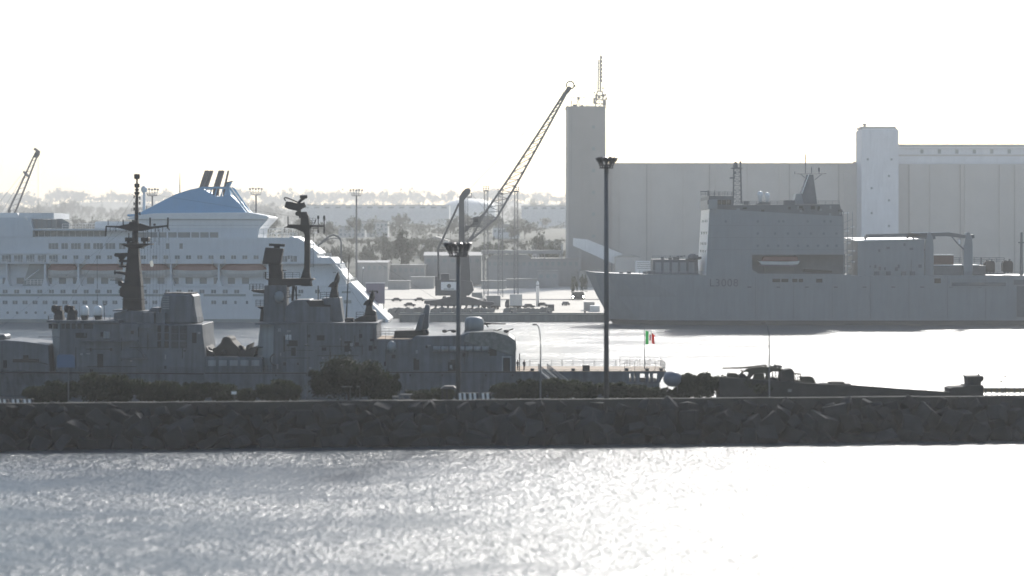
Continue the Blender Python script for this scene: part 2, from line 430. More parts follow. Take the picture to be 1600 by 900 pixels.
plant('tree', 'broad dark tree on the breakwater in front of the frigate', 'tree', (X(545,D),D,BZ),
      mesh_of(leaf_cloud(r_, 5.6, 2.8, hgt, 120, 210, .2, .02), 'crown', M['leaf']),
      mesh_of(trunk_mb(r_, hgt*.9, .22, 4.6, 9), 'trunk', M['bark']), (1,1,1), 0)

# tall floodlight masts on the breakwater
def high_mast(px, top, off, rbase, rtop, head_w, head_h, label, lamps):
    D = DM(px, off); x = X(px,D); zt = Z(top,D)
    t = thing('floodlight_mast', label, 'floodlight mast', (x,D,BZ), 'floodlight masts on the breakwater')
    mb = MB().cyl((x,D,BZ), (x,D,zt-head_h*.75), rbase, rtop, 14); mb.cyl((x,D,BZ),(x,D,BZ+.35),rbase*1.9,rbase*1.9,12)
    mb.build('pole', M['dsteel'], t, True)
    mb = MB()
    for zz, rr in ((zt-head_h, head_w*.34), (zt-head_h*.72, head_w*.38)):
        pts = [(x+rr*math.cos(a*.3927), D+rr*math.sin(a*.3927), zz) for a in range(17)]
        mb.tube(pts, .07)
    mb.lathe(x, D, [(head_w*.33,zt-head_h-.08),(head_w*.33,zt-head_h+.06)], 16)
    for a in range(6):
        c, s = math.cos(a*1.047), math.sin(a*1.047)
        mb.cyl((x,D,zt-head_h+.05),(x+c*head_w*.34,D+s*head_w*.34,zt-head_h),.06)
    mb.build('basket', M['lamp'], t)
    for k in range(lamps):
        a = 2*math.pi*k/lamps+.2; c, s = math.cos(a), math.sin(a); tilt = .9+.1*math.sin(k*2.3)
        mb = MB()
        p0 = Vector((x+c*head_w*.3, D+s*head_w*.3, zt-head_h*.95)); p1 = Vector((x+c*head_w*.46*tilt, D+s*head_w*.46*tilt, zt-head_h*.12))
        mb.cyl(p0, p1, .07); mb.cyl(p0.lerp(p1,.45), p0.lerp(p1,1.08), .16, .24, 8)
        n = Vector((c,s,-.6)).normalized(); mb.cyl(p1-n*.18, p1+n*.22, .3, .38, 10)
        mb.build('floodlight', M['lamp'], t)
high_mast(947.5, 247, 10.5, .36, .3, 2.75, 1.35, 'tallest floodlight mast, dark pole in front of the grain silo', 10)
high_mast(716, 380, 8.5, .33, .27, 3.7, 1.75, 'shorter floodlight mast with a wide basket of lamps, in front of the frigate', 12)

def street_lamp(px, top, off, label, reach, r=.075):
    D = DM(px, off); x = X(px,D); zt = Z(top,D)
    t = thing('street_lamp', label, 'street lamp', (x,D,BZ), 'street lamps on the breakwater')
    mb = MB(); zs = zt-2.6; mb.cyl((x,D,BZ),(x,D,zs),r*1.5,r,8)
    pts = [Vector((x,D,zs))]
    for k in range(1,7):
        u = k/6; pts.append(Vector((x-reach*u*u, D, zs+2.6*math.sin(u*1.5))))
    mb.tube(pts, r*.9); mb.build('pole', M['steel'], t)
    e = pts[-1]
    MB().hexa([(e.x-.55,D-.13,e.z-.1),(e.x+.1,D-.13,e.z-.1),(e.x+.1,D+.13,e.z-.1),(e.x-.55,D+.13,e.z-.1),
               (e.x-.5,D-.09,e.z+.09),(e.x+.1,D-.09,e.z+.09),(e.x+.1,D+.09,e.z+.09),(e.x-.5,D+.09,e.z+.09)]).build('lamp_head', M['lamp'], t)
street_lamp(844.5, 507, 8, 'slim street lamp with curved top beside the gangway', .55)
street_lamp(1202, 504, 8, 'slim street lamp with curved top beside the army truck', .6)
D = DM(480,7); x = X(480,D); t = thing('street_lamp', 'plain thin pole left of the big tree', 'pole', (x,D,BZ))
mb = MB().cyl((x,D,BZ),(x,D,Z(540,D)),.1,.06); mb.build('pole', M['steel'], t)
MB().box(x-.35,x+.35,D-.1,D+.1,Z(540,D)-.05,Z(540,D)+.1).build('lamp_head', M['lamp'], t)
# blue-grey sign on a post
D = DM(107,7); x = X(107,D); t = thing('road_sign', 'blue-grey board with rounded top on a thin post', 'sign', (x,D,BZ))
MB().cyl((x,D,BZ),(x,D,Z(556,D)),.07).build('post', M['steel'], t)
x0, x1, z0, z1 = X(89,D), X(117,D), Z(574,D), Z(554,D)
MB().prism([(x0,z0),(x1,z0),(x1,z1-.35),(x1-.1,z1-.12),(x1-.35,z1),(x0+.35,z1),(x0+.1,z1-.12),(x0,z1-.35)], D-.12, D-.06).build('board', M['sign'], t, bev=.01)
# small plate sign
D = DM(367,6.5); x = X(366,D); t = thing('plate_sign', 'small pale plate sign on a short post at the breakwater edge', 'sign', (x,D,BZ))
MB().cyl((x,D,BZ),(x,D,Z(612,D)),.04).build('post', M['steel'], t)
MB().pbox(361.5,611.5,369.5,616,D-.05,.03).build('plate', M['white2'], t)

# chain-link fence behind the bushes, breakwater cabin and barriers
t = thing('chain_link_fence', 'thin wire fence along the breakwater road', 'fence', (0,YF(0)+14.6,BZ))
mb = MB()
for k in range(58):
    x = -72+k*2.5
    mb = MB().cyl((x,YF(x)+14.6,BZ),(x,YF(x)+14.6,BZ+2.1),.03,.03,6); mb.build('post', M['fence'], t)
mb = MB()
for zz in (.7,1.4,2.05): mb.cyl((-72,YF(-72)+14.6,BZ+zz),(72,YF(72)+14.6,BZ+zz),.012,.012,4)
mb.build('wire', M['fence'], t)
D = DM(704,8.5)
t = thing('guard_cabin', 'small dark cabin with lit window gap beside the shorter floodlight mast', 'cabin', (X(704,D),D,BZ))
x0,x1,zt = X(690,D),X(713,D),Z(605,D)
mb = MB(); mb.box(x0,x1,D,D+.12,BZ,BZ+.45); mb.box(x0,x1,D+1.7,D+1.82,BZ,BZ+.45)
for xx in (x0,x0+.62,x1-.1): mb.box(xx,xx+.1,D,D+.12,BZ+.45,zt-.25); mb.box(xx,xx+.1,D+1.7,D+1.82,BZ+.45,zt-.25)
mb.build('wall', M['dark'], t)
MB().hexa([(x0-.15,D-.2,zt-.25),(x1+.1,D-.2,zt-.25),(x1+.1,D+2,zt-.25),(x0-.15,D+2,zt-.25),(x0+.4,D+.3,zt+.12),(x1-.4,D+.3,zt+.12),(x1-.4,D+1.5,zt+.12),(x0+.4,D+1.5,zt+.12)]).build('roof', M['dark'], t)
for i,(px,lb) in enumerate(((5,'leftmost striped barrier at the breakwater edge'),(26,'striped barrier at the breakwater edge, second from the left'),(44,'striped barrier at the breakwater edge, third from the left'),
    (724,'striped barrier right against the shorter floodlight mast'),(740,'middle striped barrier of three beside the shorter mast'),(760,'striped barrier farthest right of the shorter mast'))):
    D = DM(px,6.2); x = X(px,D); w = .68; hh = 1.62 if px>700 else 1.25
    t = thing('striped_barrier', lb, 'barrier', (x,D,BZ), 'black and white barriers')
    mb = MB(); mb.prism([(x-w,BZ),(x+w,BZ),(x+w-.05,BZ+hh),(x-w+.05,BZ+hh)], D, D+.4); mb.build('block', M['dark'], t, bev=.03)
    for s in (-.32,.28):
        MB().prism([(x+s-.2,BZ+.02),(x+s+.16,BZ+.02),(x+s+.02,BZ+hh-.03),(x+s-.3,BZ+hh-.03)], D-.012, D-.004).build('stripe', M['white2'], t)
# open lean-to under the big tree, pale bench slab
D = DM(548,10); t = thing('shelter', 'low flat shelter roof half hidden under the big tree', 'shelter', (X(548,D),D,BZ))
MB().pbox(531,603.5,563,605,D,2.2).build('roof', M['roof'], t)
for px in (532,547,562): MB().cyl((X(px,D),D+.2,BZ),(X(px,D),D+.2,Z(605,D)),.05).build('post', M['steel'], t)
D = DM(634,8); t = thing('bench', 'pale flat slab bench on the breakwater right of the big tree', 'bench', (X(634,D),D,BZ))
MB().pbox(625,616.2,643,617.6,D,.6).build('seat', M['cap'], t); MB().pbox(613,619,622,624,D,.5).build('end_block', M['cap'], t)
for px in (628,640): MB().pbox(px-1,617.6,px+1,623,D+.1,.4).build('leg', M['cap'], t)
# pale spherical tank
D = DM(1050,13); x = X(1051,D); zc = Z(592,D); r = X(1066,D)-x
t = thing('storage_tank', 'pale rounded tank beside the frigate stern', 'tank', (x,D,BZ))
MB().ball((x,D,zc),r,r*.9,r*.82,18,10).build('shell', M['tank'], t, True)
MB().ball((X(1046,D),D+.3,Z(585,D)),r*.5,r*.5,r*.3,12,7).build('cap', M['tank'], t, True)
mb = MB()
for s in (-.6,.6): mb.cyl((x+s*r,D,BZ),(x+s*r*.7,D,zc-.3),.07)
mb.build('stand', M['steel'], t)

# ramp with parapet, army truck, kiosk and fence at the right
t = thing('ramp', 'dark sloping ramp wall carrying the army truck', 'ramp', (GX(1300),DM(1300,9.5),BZ))
prof = [(1124,589),(1205,594.5),(1276,599.5),(1330,601.5),(1400,607),(1484,612.5)]
D0 = DM(1300,9.5)
MB().pprism(prof+[(1484,624),(1124,624)], D0, .45).build('parapet', M['sil'], t)
D1 = D0+.5; MB().prism([(X(a,D1),Z(b+7,D1)) for a,b in prof]+[(X(1484,D1),BZ),(X(1124,D1),BZ)], D1, D1+4.4).build('roadbed', M['asph'], t)
MB().pbox(1231,608,1237,612.5,D0-.03,.02).build('plate', M['steel'], t)
for px,r,lb in ((1290,.75,'boulder on the ramp edge nearest the army truck'),(1306,.65,'boulder on the ramp edge, farther from the army truck'),(1322,.5,'smallest boulder on the ramp edge')):
    D = D0+1.2; o = bpy.data.objects.new('boulder', RK[int(px)%12]); COL.objects.link(o)
    o.location = (X(px,D),D,Z(601.5,D)); o.scale = (r*1.6,r,r*.8); tag(o, lb, 'boulder', 'boulders on the ramp')

D = D0+1.6
def PX(px): return X(px,D)
def PZ(py): return Z(py,D)
t = thing('army_truck', 'olive army truck with a folded gantry load on its bed', 'truck', (PX(1210),D,PZ(601)))
MB().pprism([(1157,600),(1157,595),(1277,600.5),(1277,605)], D+.3, 1.9).build('chassis', M['olive'], t)
mb = MB().pprism([(1236,602),(1236,582),(1239,581),(1250,582.5),(1252,586.5),(1251,602)], D, 2.4)
# cab with an open window gap seen right through
cab = MB(); cab.pprism([(1243,594),(1275,598),(1275,604),(1243,603)], D, 2.4); cab.pprism([(1242,585),(1242,583),(1250,583.2),(1252,586)], D, 2.4)
for a in (1242,1246,1250.3): cab.pprism([(a,594),(a,583.5),(a+1.2,583.8),(a+1.2,595)], D, .15); cab.pprism([(a,594),(a,583.5),(a+1.2,583.8),(a+1.2,595)], D+2.25, .15)
cab.build('cab', M['olive'], t)
MB().pprism([(1251,602),(1252,588),(1268,588),(1272,591),(1275.5,600),(1275.5,603)], D+.15, 2.1).build('bonnet', M['olive'], t, bev=.12)
mb = MB(); mb.pprism([(1221,600),(1218,592),(1220,580),(1226,577.5),(1237,576),(1241,580),(1242,600)], D+.1, 2.2); mb.build('load_box', M['tarp'], t, bev=.1)
g = MB()
arch = [(1152,594),(1157,583),(1166,576.5),(1178,573.5),(1195,573),(1212,574),(1224,576.5),(1222,581),(1206,580.5),(1203,583.5),(1200.5,594),(1195.5,594),(1196.5,584),(1192,582.5),(1180,583.5),(1175,588),(1171,594),(1163,594),(1168,586),(1170,582.5),(1166,581),(1162,582),(1158,586),(1155,594)]
g.pprism(arch, D+.2, .35); g.pprism(arch, D+1.8, .35)
for px,py in ((1160,580),(1178,575),(1200,575.5),(1216,577)): g.cyl((PX(px),D+.2,PZ(py)),(PX(px),D+2.1,PZ(py)),.12)
g.pprism([(1178,594),(1180,584.5),(1194,583.5),(1195.5,594)], D+.3, 1.6)
g.build('gantry', M['olive'], t)
mb = MB(); mb.cyl((PX(1130),D+1,PZ(576)),(PX(1160),D+1,PZ(575.5)),.09,.13); mb.cyl((PX(1160),D+1,PZ(575.5)),(PX(1198),D+1,PZ(571.5)),.13,.13)
mb.cyl((PX(1198),D+1,PZ(571)),(PX(1198),D+1,PZ(574)),.18); mb.build('boom', M['olive'], t)
mb = MB(); mb.pprism([(1138,594),(1137,585),(1140,582.5),(1150,583),(1155,586),(1156,594)], D+.4, 1.6); mb.build('winch', M['olive'], t, bev=.08)
mb = MB()
for k in range(3): mb.ball((PX(1208+6*k),D+1,PZ(573.6-(k==1)*1.2)),.35,.6,.22,8,5)
mb.build('bundle', M['tarp'], t)
for px,py in ((1161,590),(1211,596),(1232,600),(1262,603)):
    c = (PX(px),D,PZ(py))
    for yy in (.05,1.85): MB().cyl((c[0],D+yy,c[2]),(c[0],D+yy+.35,c[2]),.5,.5,16).build('wheel', M['tyre'], t)
mb = MB()
for k in range(3):
    a = 1204+5*k; mb.cyl((PX(a),D+.3,PZ(598)),(PX(a+4),D+.3,PZ(582)),.05); mb.cyl((PX(a+4),D+2,PZ(598)),(PX(a),D+2,PZ(582)),.05)
mb.build('brace', M['olive'], t)

D = DM(1520,9.5)
t = thing('kiosk', 'small dark lookout kiosk with flared top at the right end', 'kiosk', (X(1520,D),D,BZ))
MB().pprism([(1484,624),(1484,607),(1490,605),(1508,604.5),(1512,602),(1537,602),(1537,624)], D, 3.4).build('base', M['sil'], t, bev=.06)
MB().pprism([(1513,602),(1512,590),(1511.5,589),(1533,589),(1533,602)], D+.3, 2.4).build('booth', M['sil'], t)
MB().pprism([(1511,590),(1511,588.3),(1536,587.8),(1537,589),(1537,594),(1534,596),(1533,598),(1533,590)], D+.2, 2.6).build('roof', M['sil'], t)
MB().pbox(1516,592,1521,602,D+.26,.06).build('door', M['dark'], t)
MB().cyl((X(1532,D),D+1,Z(588,D)),(X(1532,D),D+1,Z(585,D)),.12).build('vent', M['cap'], t)
t = thing('guard_rail', 'dark post and rail fence right of the kiosk', 'fence', (X(1570,D),D,BZ))
for k in range(9): MB().pbox(1540+9*k,605.5,1541.2+9*k,624,D,.1).build('post', M['fence'], t)
for py in (606.5,612.5,617.5): MB().pbox(1538,py,1620,py+1.1,D+.1,.06).build('bar', M['fence'], t)
D2 = DM(1570,13.5); t = thing('low_wall', 'low ochre wall behind the post and rail fence', 'wall', (X(1560,D2),D2,BZ))
MB().pbox(1500,607.5,1640,613.5,D2,.5).build('wall_face', M['ochre'], t); MB().pbox(1499,606.3,1641,607.5,D2-.1,.7).build('coping', M['cap'], t)
for px,h_,lb in ((1565,596,'thin lattice post with a lamp right of the kiosk'),(1571,588,'taller thin lattice post right of the kiosk')):
    D3 = D+1.5; x = X(px,D3); t = thing('lamp_post', lb, 'post', (x,D3,BZ))
    MB().cyl((x,D3,BZ),(x,D3,Z(h_,D3)),.07,.04).build('pole', M['fence'], t); MB().box(x-.3,x+.2,D3-.1,D3+.1,Z(h_,D3)-.05,Z(h_,D3)+.12).build('lamp_head', M['fence'], t)

# ------------------------------------------------------------------ frigate behind the breakwater
Dn, Dc = 328.5, 335.0
fg = thing('frigate', 'dark grey navy frigate with two black masts moored behind the breakwater', 'warship', (X(500,Dc),Dc,0))
def hull_loft(st, zb):                                # stations: x, centre y, half deck, half waterline, deck z
    mb = MB(); vs_ = []; fs = []; n = len(st)
    for x, yc, hd, hw, zd in st:
        zm = zb+(zd-zb)*.55; hm = hw+(hd-hw)*.45
        vs_ += [(x,yc-hd,zd),(x,yc-hm,zm),(x,yc-hw,zb),(x,yc+hw,zb),(x,yc+hm,zm),(x,yc+hd,zd)]
    for i in range(n-1):
        a = i*6; b = a+6
        for k in range(6): fs.append((a+k, a+(k+1)%6, b+(k+1)%6, b+k))
    fs.append((0,5,4,3,2,1)); e = (n-1)*6; fs.append((e,e+1,e+2,e+3,e+4,e+5))
    mb.add(vs_, fs); return mb
deckrow = [(-90,566,.15,.1),(-60,570,2.2,1.0),(-30,574,3.8,2.2),(0,578,5.0,3.4),(60,582,6.1,5.0),(200,584,6.5,5.9),(500,583,6.5,6.0),(700,581,6.5,6.0),(975,581,6.3,5.8)]
hull = hull_loft([(X(px,Dn),Dc,hd,hw,Z(py,Dn)) for px,py,hd,hw in deckrow], -1).build('hull', M['frig'], fg)
# stern: lower hull, flight-deck slab above, pillars with open bays between
hull_loft([(X(975,Dn),Dc,6.3,5.8,Z(597,Dn)),(X(1031,Dn),Dc,5.8,5.2,Z(597,Dn))], -1).build('stern_hull', M['frig'], fg)
mb = MB(); zt, zb = Z(580.5,Dn), Z(584,Dn)
mb.slab([(X(974.5,Dn),Dc-6.32),(X(1041,Dn),Dc-5.9),(X(1041,Dn),Dc+5.9),(X(974.5,Dn),Dc+6.32)], zb, zt-.05)
mb.build('deck_slab', M['frig'], fg)
mb = MB()
for a, b in ((975,983),(986.5,990.5),(993,1000),(1008.5,1013.5),(1016.5,1020.5)):
    MB().pbox(a,583.5,b,597.5,Dn+.35,.5).build('stern_pillar', M['frig'], fg); MB().pbox(a-1,583.5,b,597.5,Dn+12.2,.5).build('stern_pillar', M['frig'], fg)
mb.pprism([(1027,583.5),(1040,583.5),(1034,592),(1031.5,598),(1026,598)], Dn+.5, .5)
mb.pprism([(1027,583.5),(1040,583.5),(1034,592),(1031.5,598),(1026,598)], Dn+12, .5)
mb.build('transom_cheek', M['frig'], fg)
MB().pbox(992,583.5,1000,589,Dn+3,2).build('stern_winch', M['dark'], fg); MB().pbox(1000,590.5,1008,593,Dn+5,.3).build('stern_bar', M['dark'], fg)
MB().slab([(X(806,Dn),Dc-6.4),(X(1041,Dn),Dc-5.9),(X(1041,Dn),Dc+5.9),(X(806,Dn),Dc+6.4)], Z(581,Dn)-.02, Z(580,Dn)).build('flight_deck', M['deck'], fg)
mb = MB(); zf = Z(580,Dn)
for s in (-1,1):
    for k in range(13):                               # safety nets folded up round the flight deck
        a = X(812+17.5*k,Dn); b = X(812+17.5*(k+1),Dn)-.15
        mb.rail([(a,Dc+s*6.35,zf),(b,Dc+s*6.35,zf)], 1.15 if s>0 else .25, 1.0, .022, 3 if s>0 else 1)
mb.rail([(X(975,Dn),Dc+6.2,zf),(X(1040,Dn),Dc+5.8,zf),(X(1040,Dn),Dc-5.8,zf),(X(976,Dn),Dc-6.2,zf)], 1.5, 1.5, .03, 3)
mb.build('safety_rail', M['dsteel'], fg)
MB().pbox(910.5,571,921.5,580,Dn+.8,1.4).build('capstan_box', M['mast'], fg, bev=.08)
for px in (832,862,896,980,1012,1034): MB().lathe(X(px,Dn), Dn+1.2, [(.3,zf),(.3,zf+.25),(.45,zf+.3),(.3,zf+.4)], 10).build('bollard', M['mast'], fg)
# forward deckhouse, bridge block, aft block, hangar
MB().pprism([(-8,533),(8,531.5),(40,534),(75,539),(78,584),(-12,582)], Dn+1.6, 9.8).build('fore_deckhouse', M['frig'], fg, bev=.08)
def block(name, pts, D, dep, m, par=fg, bev=.06): return MB().pprism(pts, D, dep).build(name, m, par, bev=bev)
bridge = block('bridge_block', [(94,504),(316,507),(317,525),(320,547),(322,584),(88,584),(92,550)], Dn+.4, 12.2, 'x' and M['frig'])
mb = MB(); y0, y1 = Dn+.4, Dn+12.6                    # raked front with angled corners
pf = [(94,505,0),(72,513,3.0),(70,540,3.0),(76,556,3.0)]
zs = [Z(505,Dn),Z(514,Dn),Z(552,Dn),Z(584,Dn)]; xs_o = [X(94,Dn)]*4; xs_i = [X(76,Dn),X(74,Dn),X(77,Dn),X(80,Dn)]
vs_ = []
for i in range(4): vs_ += [(xs_o[i],y0,zs[i]),(xs_i[i],y0+2.6,zs[i]),(xs_i[i],y1-2.6,zs[i]),(xs_o[i],y1,zs[i])]
fs = []
for i in range(3):
    a = i*4
    for k in range(3): fs.append((a+k, a+4+k, a+5+k, a+1+k))
fs += [(0,1,2,3),(15,14,13,12),(0,3,7,4),(4,7,11,8),(8,11,15,12)]
mb.add(vs_, fs).build('bridge_front', M['frig2'], fg)  # paler colour carries the light on the angled bridge front
MB().slab([(X(68,Dn),Dn+2.2),(X(92,Dn),Dn),(X(186,Dn),Dn),(X(186,Dn),Dn+13),(X(92,Dn),Dn+13),(X(68,Dn),Dn+10.8)], Z(504.5,Dn), Z(501,Dn)).build('bridge_roof', M['frig'], fg)
for a,b in ((76,82),(83,90),(96,101),(103,109),(112,118),(121,127),(131,145)):
    d_ = Dn+.34 if a > 92 else Dn+.4+2.6*(94-(a+b)/2)/19-.25
    MB().pbox(a,506,b,513.5,d_,.08).build('bridge_window', M['glass'], bridge)
wind = []
for cx in (246,257):
    for cy in (508.5,520.5,533):
        MB().pbox(cx,cy,cx+(5.5 if cx<250 else 6.5),cy+10.5,Dn+.34,.1).build('louvre', M['dark'], bridge, bev=.1)
for cx in (268,281.5):
    for cy in (510,521.5,534):
        g = MB(); g.pbox(cx,cy,cx+10.5,cy+10,Dn+.36,.08); g.build('intake_panel', M['dark'], bridge)
        g = MB()
        for k in range(4): g.pbox(cx+.5,cy+1.2+2.2*k,cx+10,cy+2.0+2.2*k,Dn+.3,.06)
        g.build('slat', M['frig'], bridge)
for a,b,c,d in ((152,553,161,574),(300,520,307,536),(118,520,136,528),(157,519,162,526)): MB().pbox(a,b,c,d,Dn+.34,.08).build('door' if d-b>12 else 'vent', M['dark'], bridge)
MB().lathe(X(166,Dn), Dn+.35, [(.55,Z(523.5,Dn)-.55),(.6,Z(523.5,Dn)),(.55,Z(523.5,Dn)+.55)], 12).build('life_ring', M['frig2'], bridge)
mb = MB(); mb.pbox(125,532.5,215,534.2,Dn-.6,1.1); mb.pbox(218,512.5,245,514,Dn+.1,.4); mb.pbox(185,560.5,230,562,Dn-.3,.8); mb.pbox(60,526,93,527,Dn+.3,.3)
mb.pprism([(213,534),(230,561),(228,561),(211,534)],Dn+.1,.3); mb.build('ledge', M['frig'], bridge)
mb = MB(); mb.rail([(X(a,Dn),Dn+.1,Z(584,Dn)) for a in (10,80)], 1.0); mb.rail([(X(a,Dn),Dn+.1,Z(584,Dn)) for a in (90,320)], 1.05); mb.rail([(X(345,Dn),Dn+.1,Z(583,Dn)),(X(440,Dn),Dn+.1,Z(583,Dn))], 1.2, .45, .03, 2)
mb.rail([(X(72,Dn),Dn+2,Z(501,Dn)),(X(92,Dn),Dn+.2,Z(501,Dn)),(X(186,Dn),Dn+.2,Z(501,Dn))], .9, 1.4); mb.rail([(X(303,Dn),Dn+.6,Z(507,Dn)),(X(315,Dn),Dn+.6,Z(507,Dn))], 1.1, .7)
mb.build('railing', M['dsteel'], fg)
block('deck_boat', [(186,552),(192,546),(214,545),(222,552),(224,560),(186,560)], Dn+.05, .5, M['frig'], bridge)
# low middle deckhouse with covered gear
block('waist_house', [(318,557.5),(410,558.5),(410,584),(318,584)], Dn+.5, 12, M['frig'])
mb = MB(); mb.pprism([(332,558),(331,547),(338,542),(345,536),(347,528),(352,526),(360,527.5),(362,533),(370,541),(374,546),(374,558)], Dn+3.5, 6)
mb.build('covered_boat', M['tarp'], fg, bev=.2)
mb = MB(); mb.pprism([(318,558),(318,546),(321,540),(325,547),(332,550),(336,558)], Dn+2, 8)
mb.pprism([(372,558),(374,548),(380,544),(384,548),(385,540),(389,538),(388,546),(394,543),(402,541),(398,551),(396,558)], Dn+2, 7)
for k in range(10): mb.ball((X(322+8*k+random.uniform(-2,2),Dn),Dn+3+random.uniform(0,5),Z(553-random.uniform(0,7),Dn)),.6,.6,.5,7,5)
mb.build('deck_gear', M['dark'], fg)
mb = MB()
for k in range(5): mb.pbox(325+17*k,563,337+17*k,572,Dn+.42,.1)
mb.build('locker', M['frig2'], fg)
aft = block('aft_block', [(428,507),(588,506.5),(588.5,530),(590,584),(424,584),(427,545)], Dn+.4, 12.2, M['frig'])
mb = MB(); zs = [Z(507,Dn),Z(542,Dn),Z(560,Dn),Z(584,Dn)]; xo = [X(428.2,Dn),X(427.5,Dn),X(426,Dn),X(424.5,Dn)]; xi = [X(403,Dn),X(399.5,Dn),X(399,Dn),X(405,Dn)]
vs_ = []
for i in range(4): vs_ += [(xo[i],y0,zs[i]),(xi[i],y0+2.4,zs[i]),(xi[i],y1-2.4,zs[i]),(xo[i],y1,zs[i])]
mb.add(vs_, fs).build('aft_block_front', M['frig2'], fg)  # front coloured paler than the block for the light its corners catch
MB().pbox(398,504.5,590,507,Dn+.2,12.8).build('aft_roof', M['frig'], fg)
for k in range(4): MB().pbox(446.5+2.4*k,523,447.6+2.4*k,531,Dn+.3,.1).build('bar', M['white2'], aft)
for a,b,c,d,n_ in ((443,525,445,550,'ladder'),(448,532,465,541,'vent'),(455,543,462,556,'vent'),(495,524,507,532,'vent'),(503,543,510,548,'vent'),(538,533,549,550,'door'),(555,535,561,541,'vent'),(576,540,582,548,'vent'),(561,522,566,528,'vent')):
    MB().pbox(a,b,c,d,Dn+.32,.1).build(n_, M['dark'], aft)
mb = MB(); mb.tube([Vector((X(430+8*math.cos(a*.35),Dn), Dn+.2, Z(562+9*math.sin(a*.35),Dn))) for a in range(4,14)], .1); mb.build('hose', M['dark'], aft)
mb = MB(); mb.pbox(480,508,480.8,584,Dn+.36,.06); mb.pbox(400,542,428,543,Dn+2.0,.5); mb.pbox(516,550,517,583,Dn+.36,.06); mb.build('seam', M['dark'], aft)
hang = block('hangar', [(588,530.5),(642,531),(650,525.5),(720,524),(730,519.5),(772,519.5),(795,525),(805,532),(806.5,540),(806,556),(806,584),(588,584)], Dn+.5, 11.6, M['frig'], bev=.15)
block('net_cover', [(726,525),(735,519),(772,518.6),(794,524.4),(805.5,533),(807,545),(803,556),(790,552),(770,546),(745,540),(724,534)], Dn+.25, 12.2, M['net'], hang)
block('hangar_door', [(784,556.5),(799,556.5),(799,581),(784,581)], Dn+.38, .15, M['frig2'], hang); block('hangar_recess', [(786,559),(797,559),(797,581),(786,581)], Dn+.32, .08, M['dark'], hang)
for k in range(7): MB().cyl((X(677+12.6*k,Dn),Dn+.1,Z(545,Dn)),(X(688+12.6*k,Dn),Dn+.1,Z(545,Dn)),.42,.42,12).build('liferaft_canister', M['frig2'], hang, True)
mb = MB()
for k in range(7): mb.pbox(682+12.6*k,549,683+12.6*k,552,Dn,.4)
mb.pbox(675,549.5,765,550.5,Dn-.1,.5); mb.build('raft_rack', M['frig'], hang)
for a,b,c,d in ((612,554,618,560),(600,565,603,572),(665,540,668,544),(646,560,655,578),(700,562,712,580),(765,540,776,556)): MB().pbox(a,b,c,d,Dn+.42,.1).build('vent', M['dark'], hang)
mb = MB(); mb.lathe(X(612,Dn),Dn+.2,[(.35,Z(551,Dn)),(.4,Z(548,Dn)),(.78,Z(546,Dn)),(.8,Z(540,Dn)),(.62,Z(535.5,Dn)),(.3,Z(533.2,Dn)),(.05,Z(532.6,Dn))],16); mb.build('radome', M['frig2'], fg, True)
mb = MB(); mb.rail([(X(588,Dn),Dn+.7,Z(530.5,Dn)),(X(616,Dn),Dn+.7,Z(530.5,Dn))],1.3,1.2); mb.rail([(X(588,Dn),Dn+11.7,Z(530.5,Dn)),(X(640,Dn),Dn+11.7,Z(530.5,Dn))],1.3,1.2); mb.build('railing', M['dsteel'], fg)
MB().slab([(X(589,Dn),Dn+.7),(X(648,Dn),Dn+.7),(X(648,Dn),Dn+12),(X(589,Dn),Dn+12)], Z(530.4,Dn), Z(529.9,Dn)).build('roof_deck', M['deck'], fg)
for px in (690,704,735,770,788): mb = MB().cyl((X(px,Dn),Dn+6,Z(521,Dn)),(X(px+14,Dn),Dn+6.5,Z(518.5-(px%3),Dn)),.1); mb.ball((X(px+3,Dn),Dn+6,Z(520,Dn)),.5,.5,.3,8,5); mb.build('roof_gear', M['dark'], fg)
# funnel
def CX(px): return X(px,Dc)
def CZ(py): return Z(py,Dc)
fun = MB().pprism([(250,507),(250.5,475),(252.5,463),(256,460),(262,458.6),(302,460),(304,480),(309,507)], Dc-3.6, 7.2).build('funnel', M['frig'], fg, bev=.35)
mb = MB()
for k in range(6): mb.pbox(254,463+3.6*k,264,465+3.6*k,Dc-3.72,.14)
mb.build('grille', M['frig2'], fun)
mb = MB(); mb.pbox(256,457.8,300,459.6,Dc-3.2,6.4); mb.pprism([(264,458.5),(268,457),(286,457.2),(290,459)],Dc-2,4); mb.build('funnel_cap', M['dark'], fun)
block('mast_house', [(177,503),(178,489),(196,486),(232,486),(236,481),(249,481),(250,507),(177,507)], Dc-3, 6, M['frig'])
mb = MB(); mb.pbox(176,484.5,198,486.5,Dc-3.4,6); mb.pbox(222,488,241,507,Dc-4.6,3); mb.pbox(243,489,258,507,Dc-4.8,3); mb.build('roof_locker', M['frig'], fg, bev=.05)
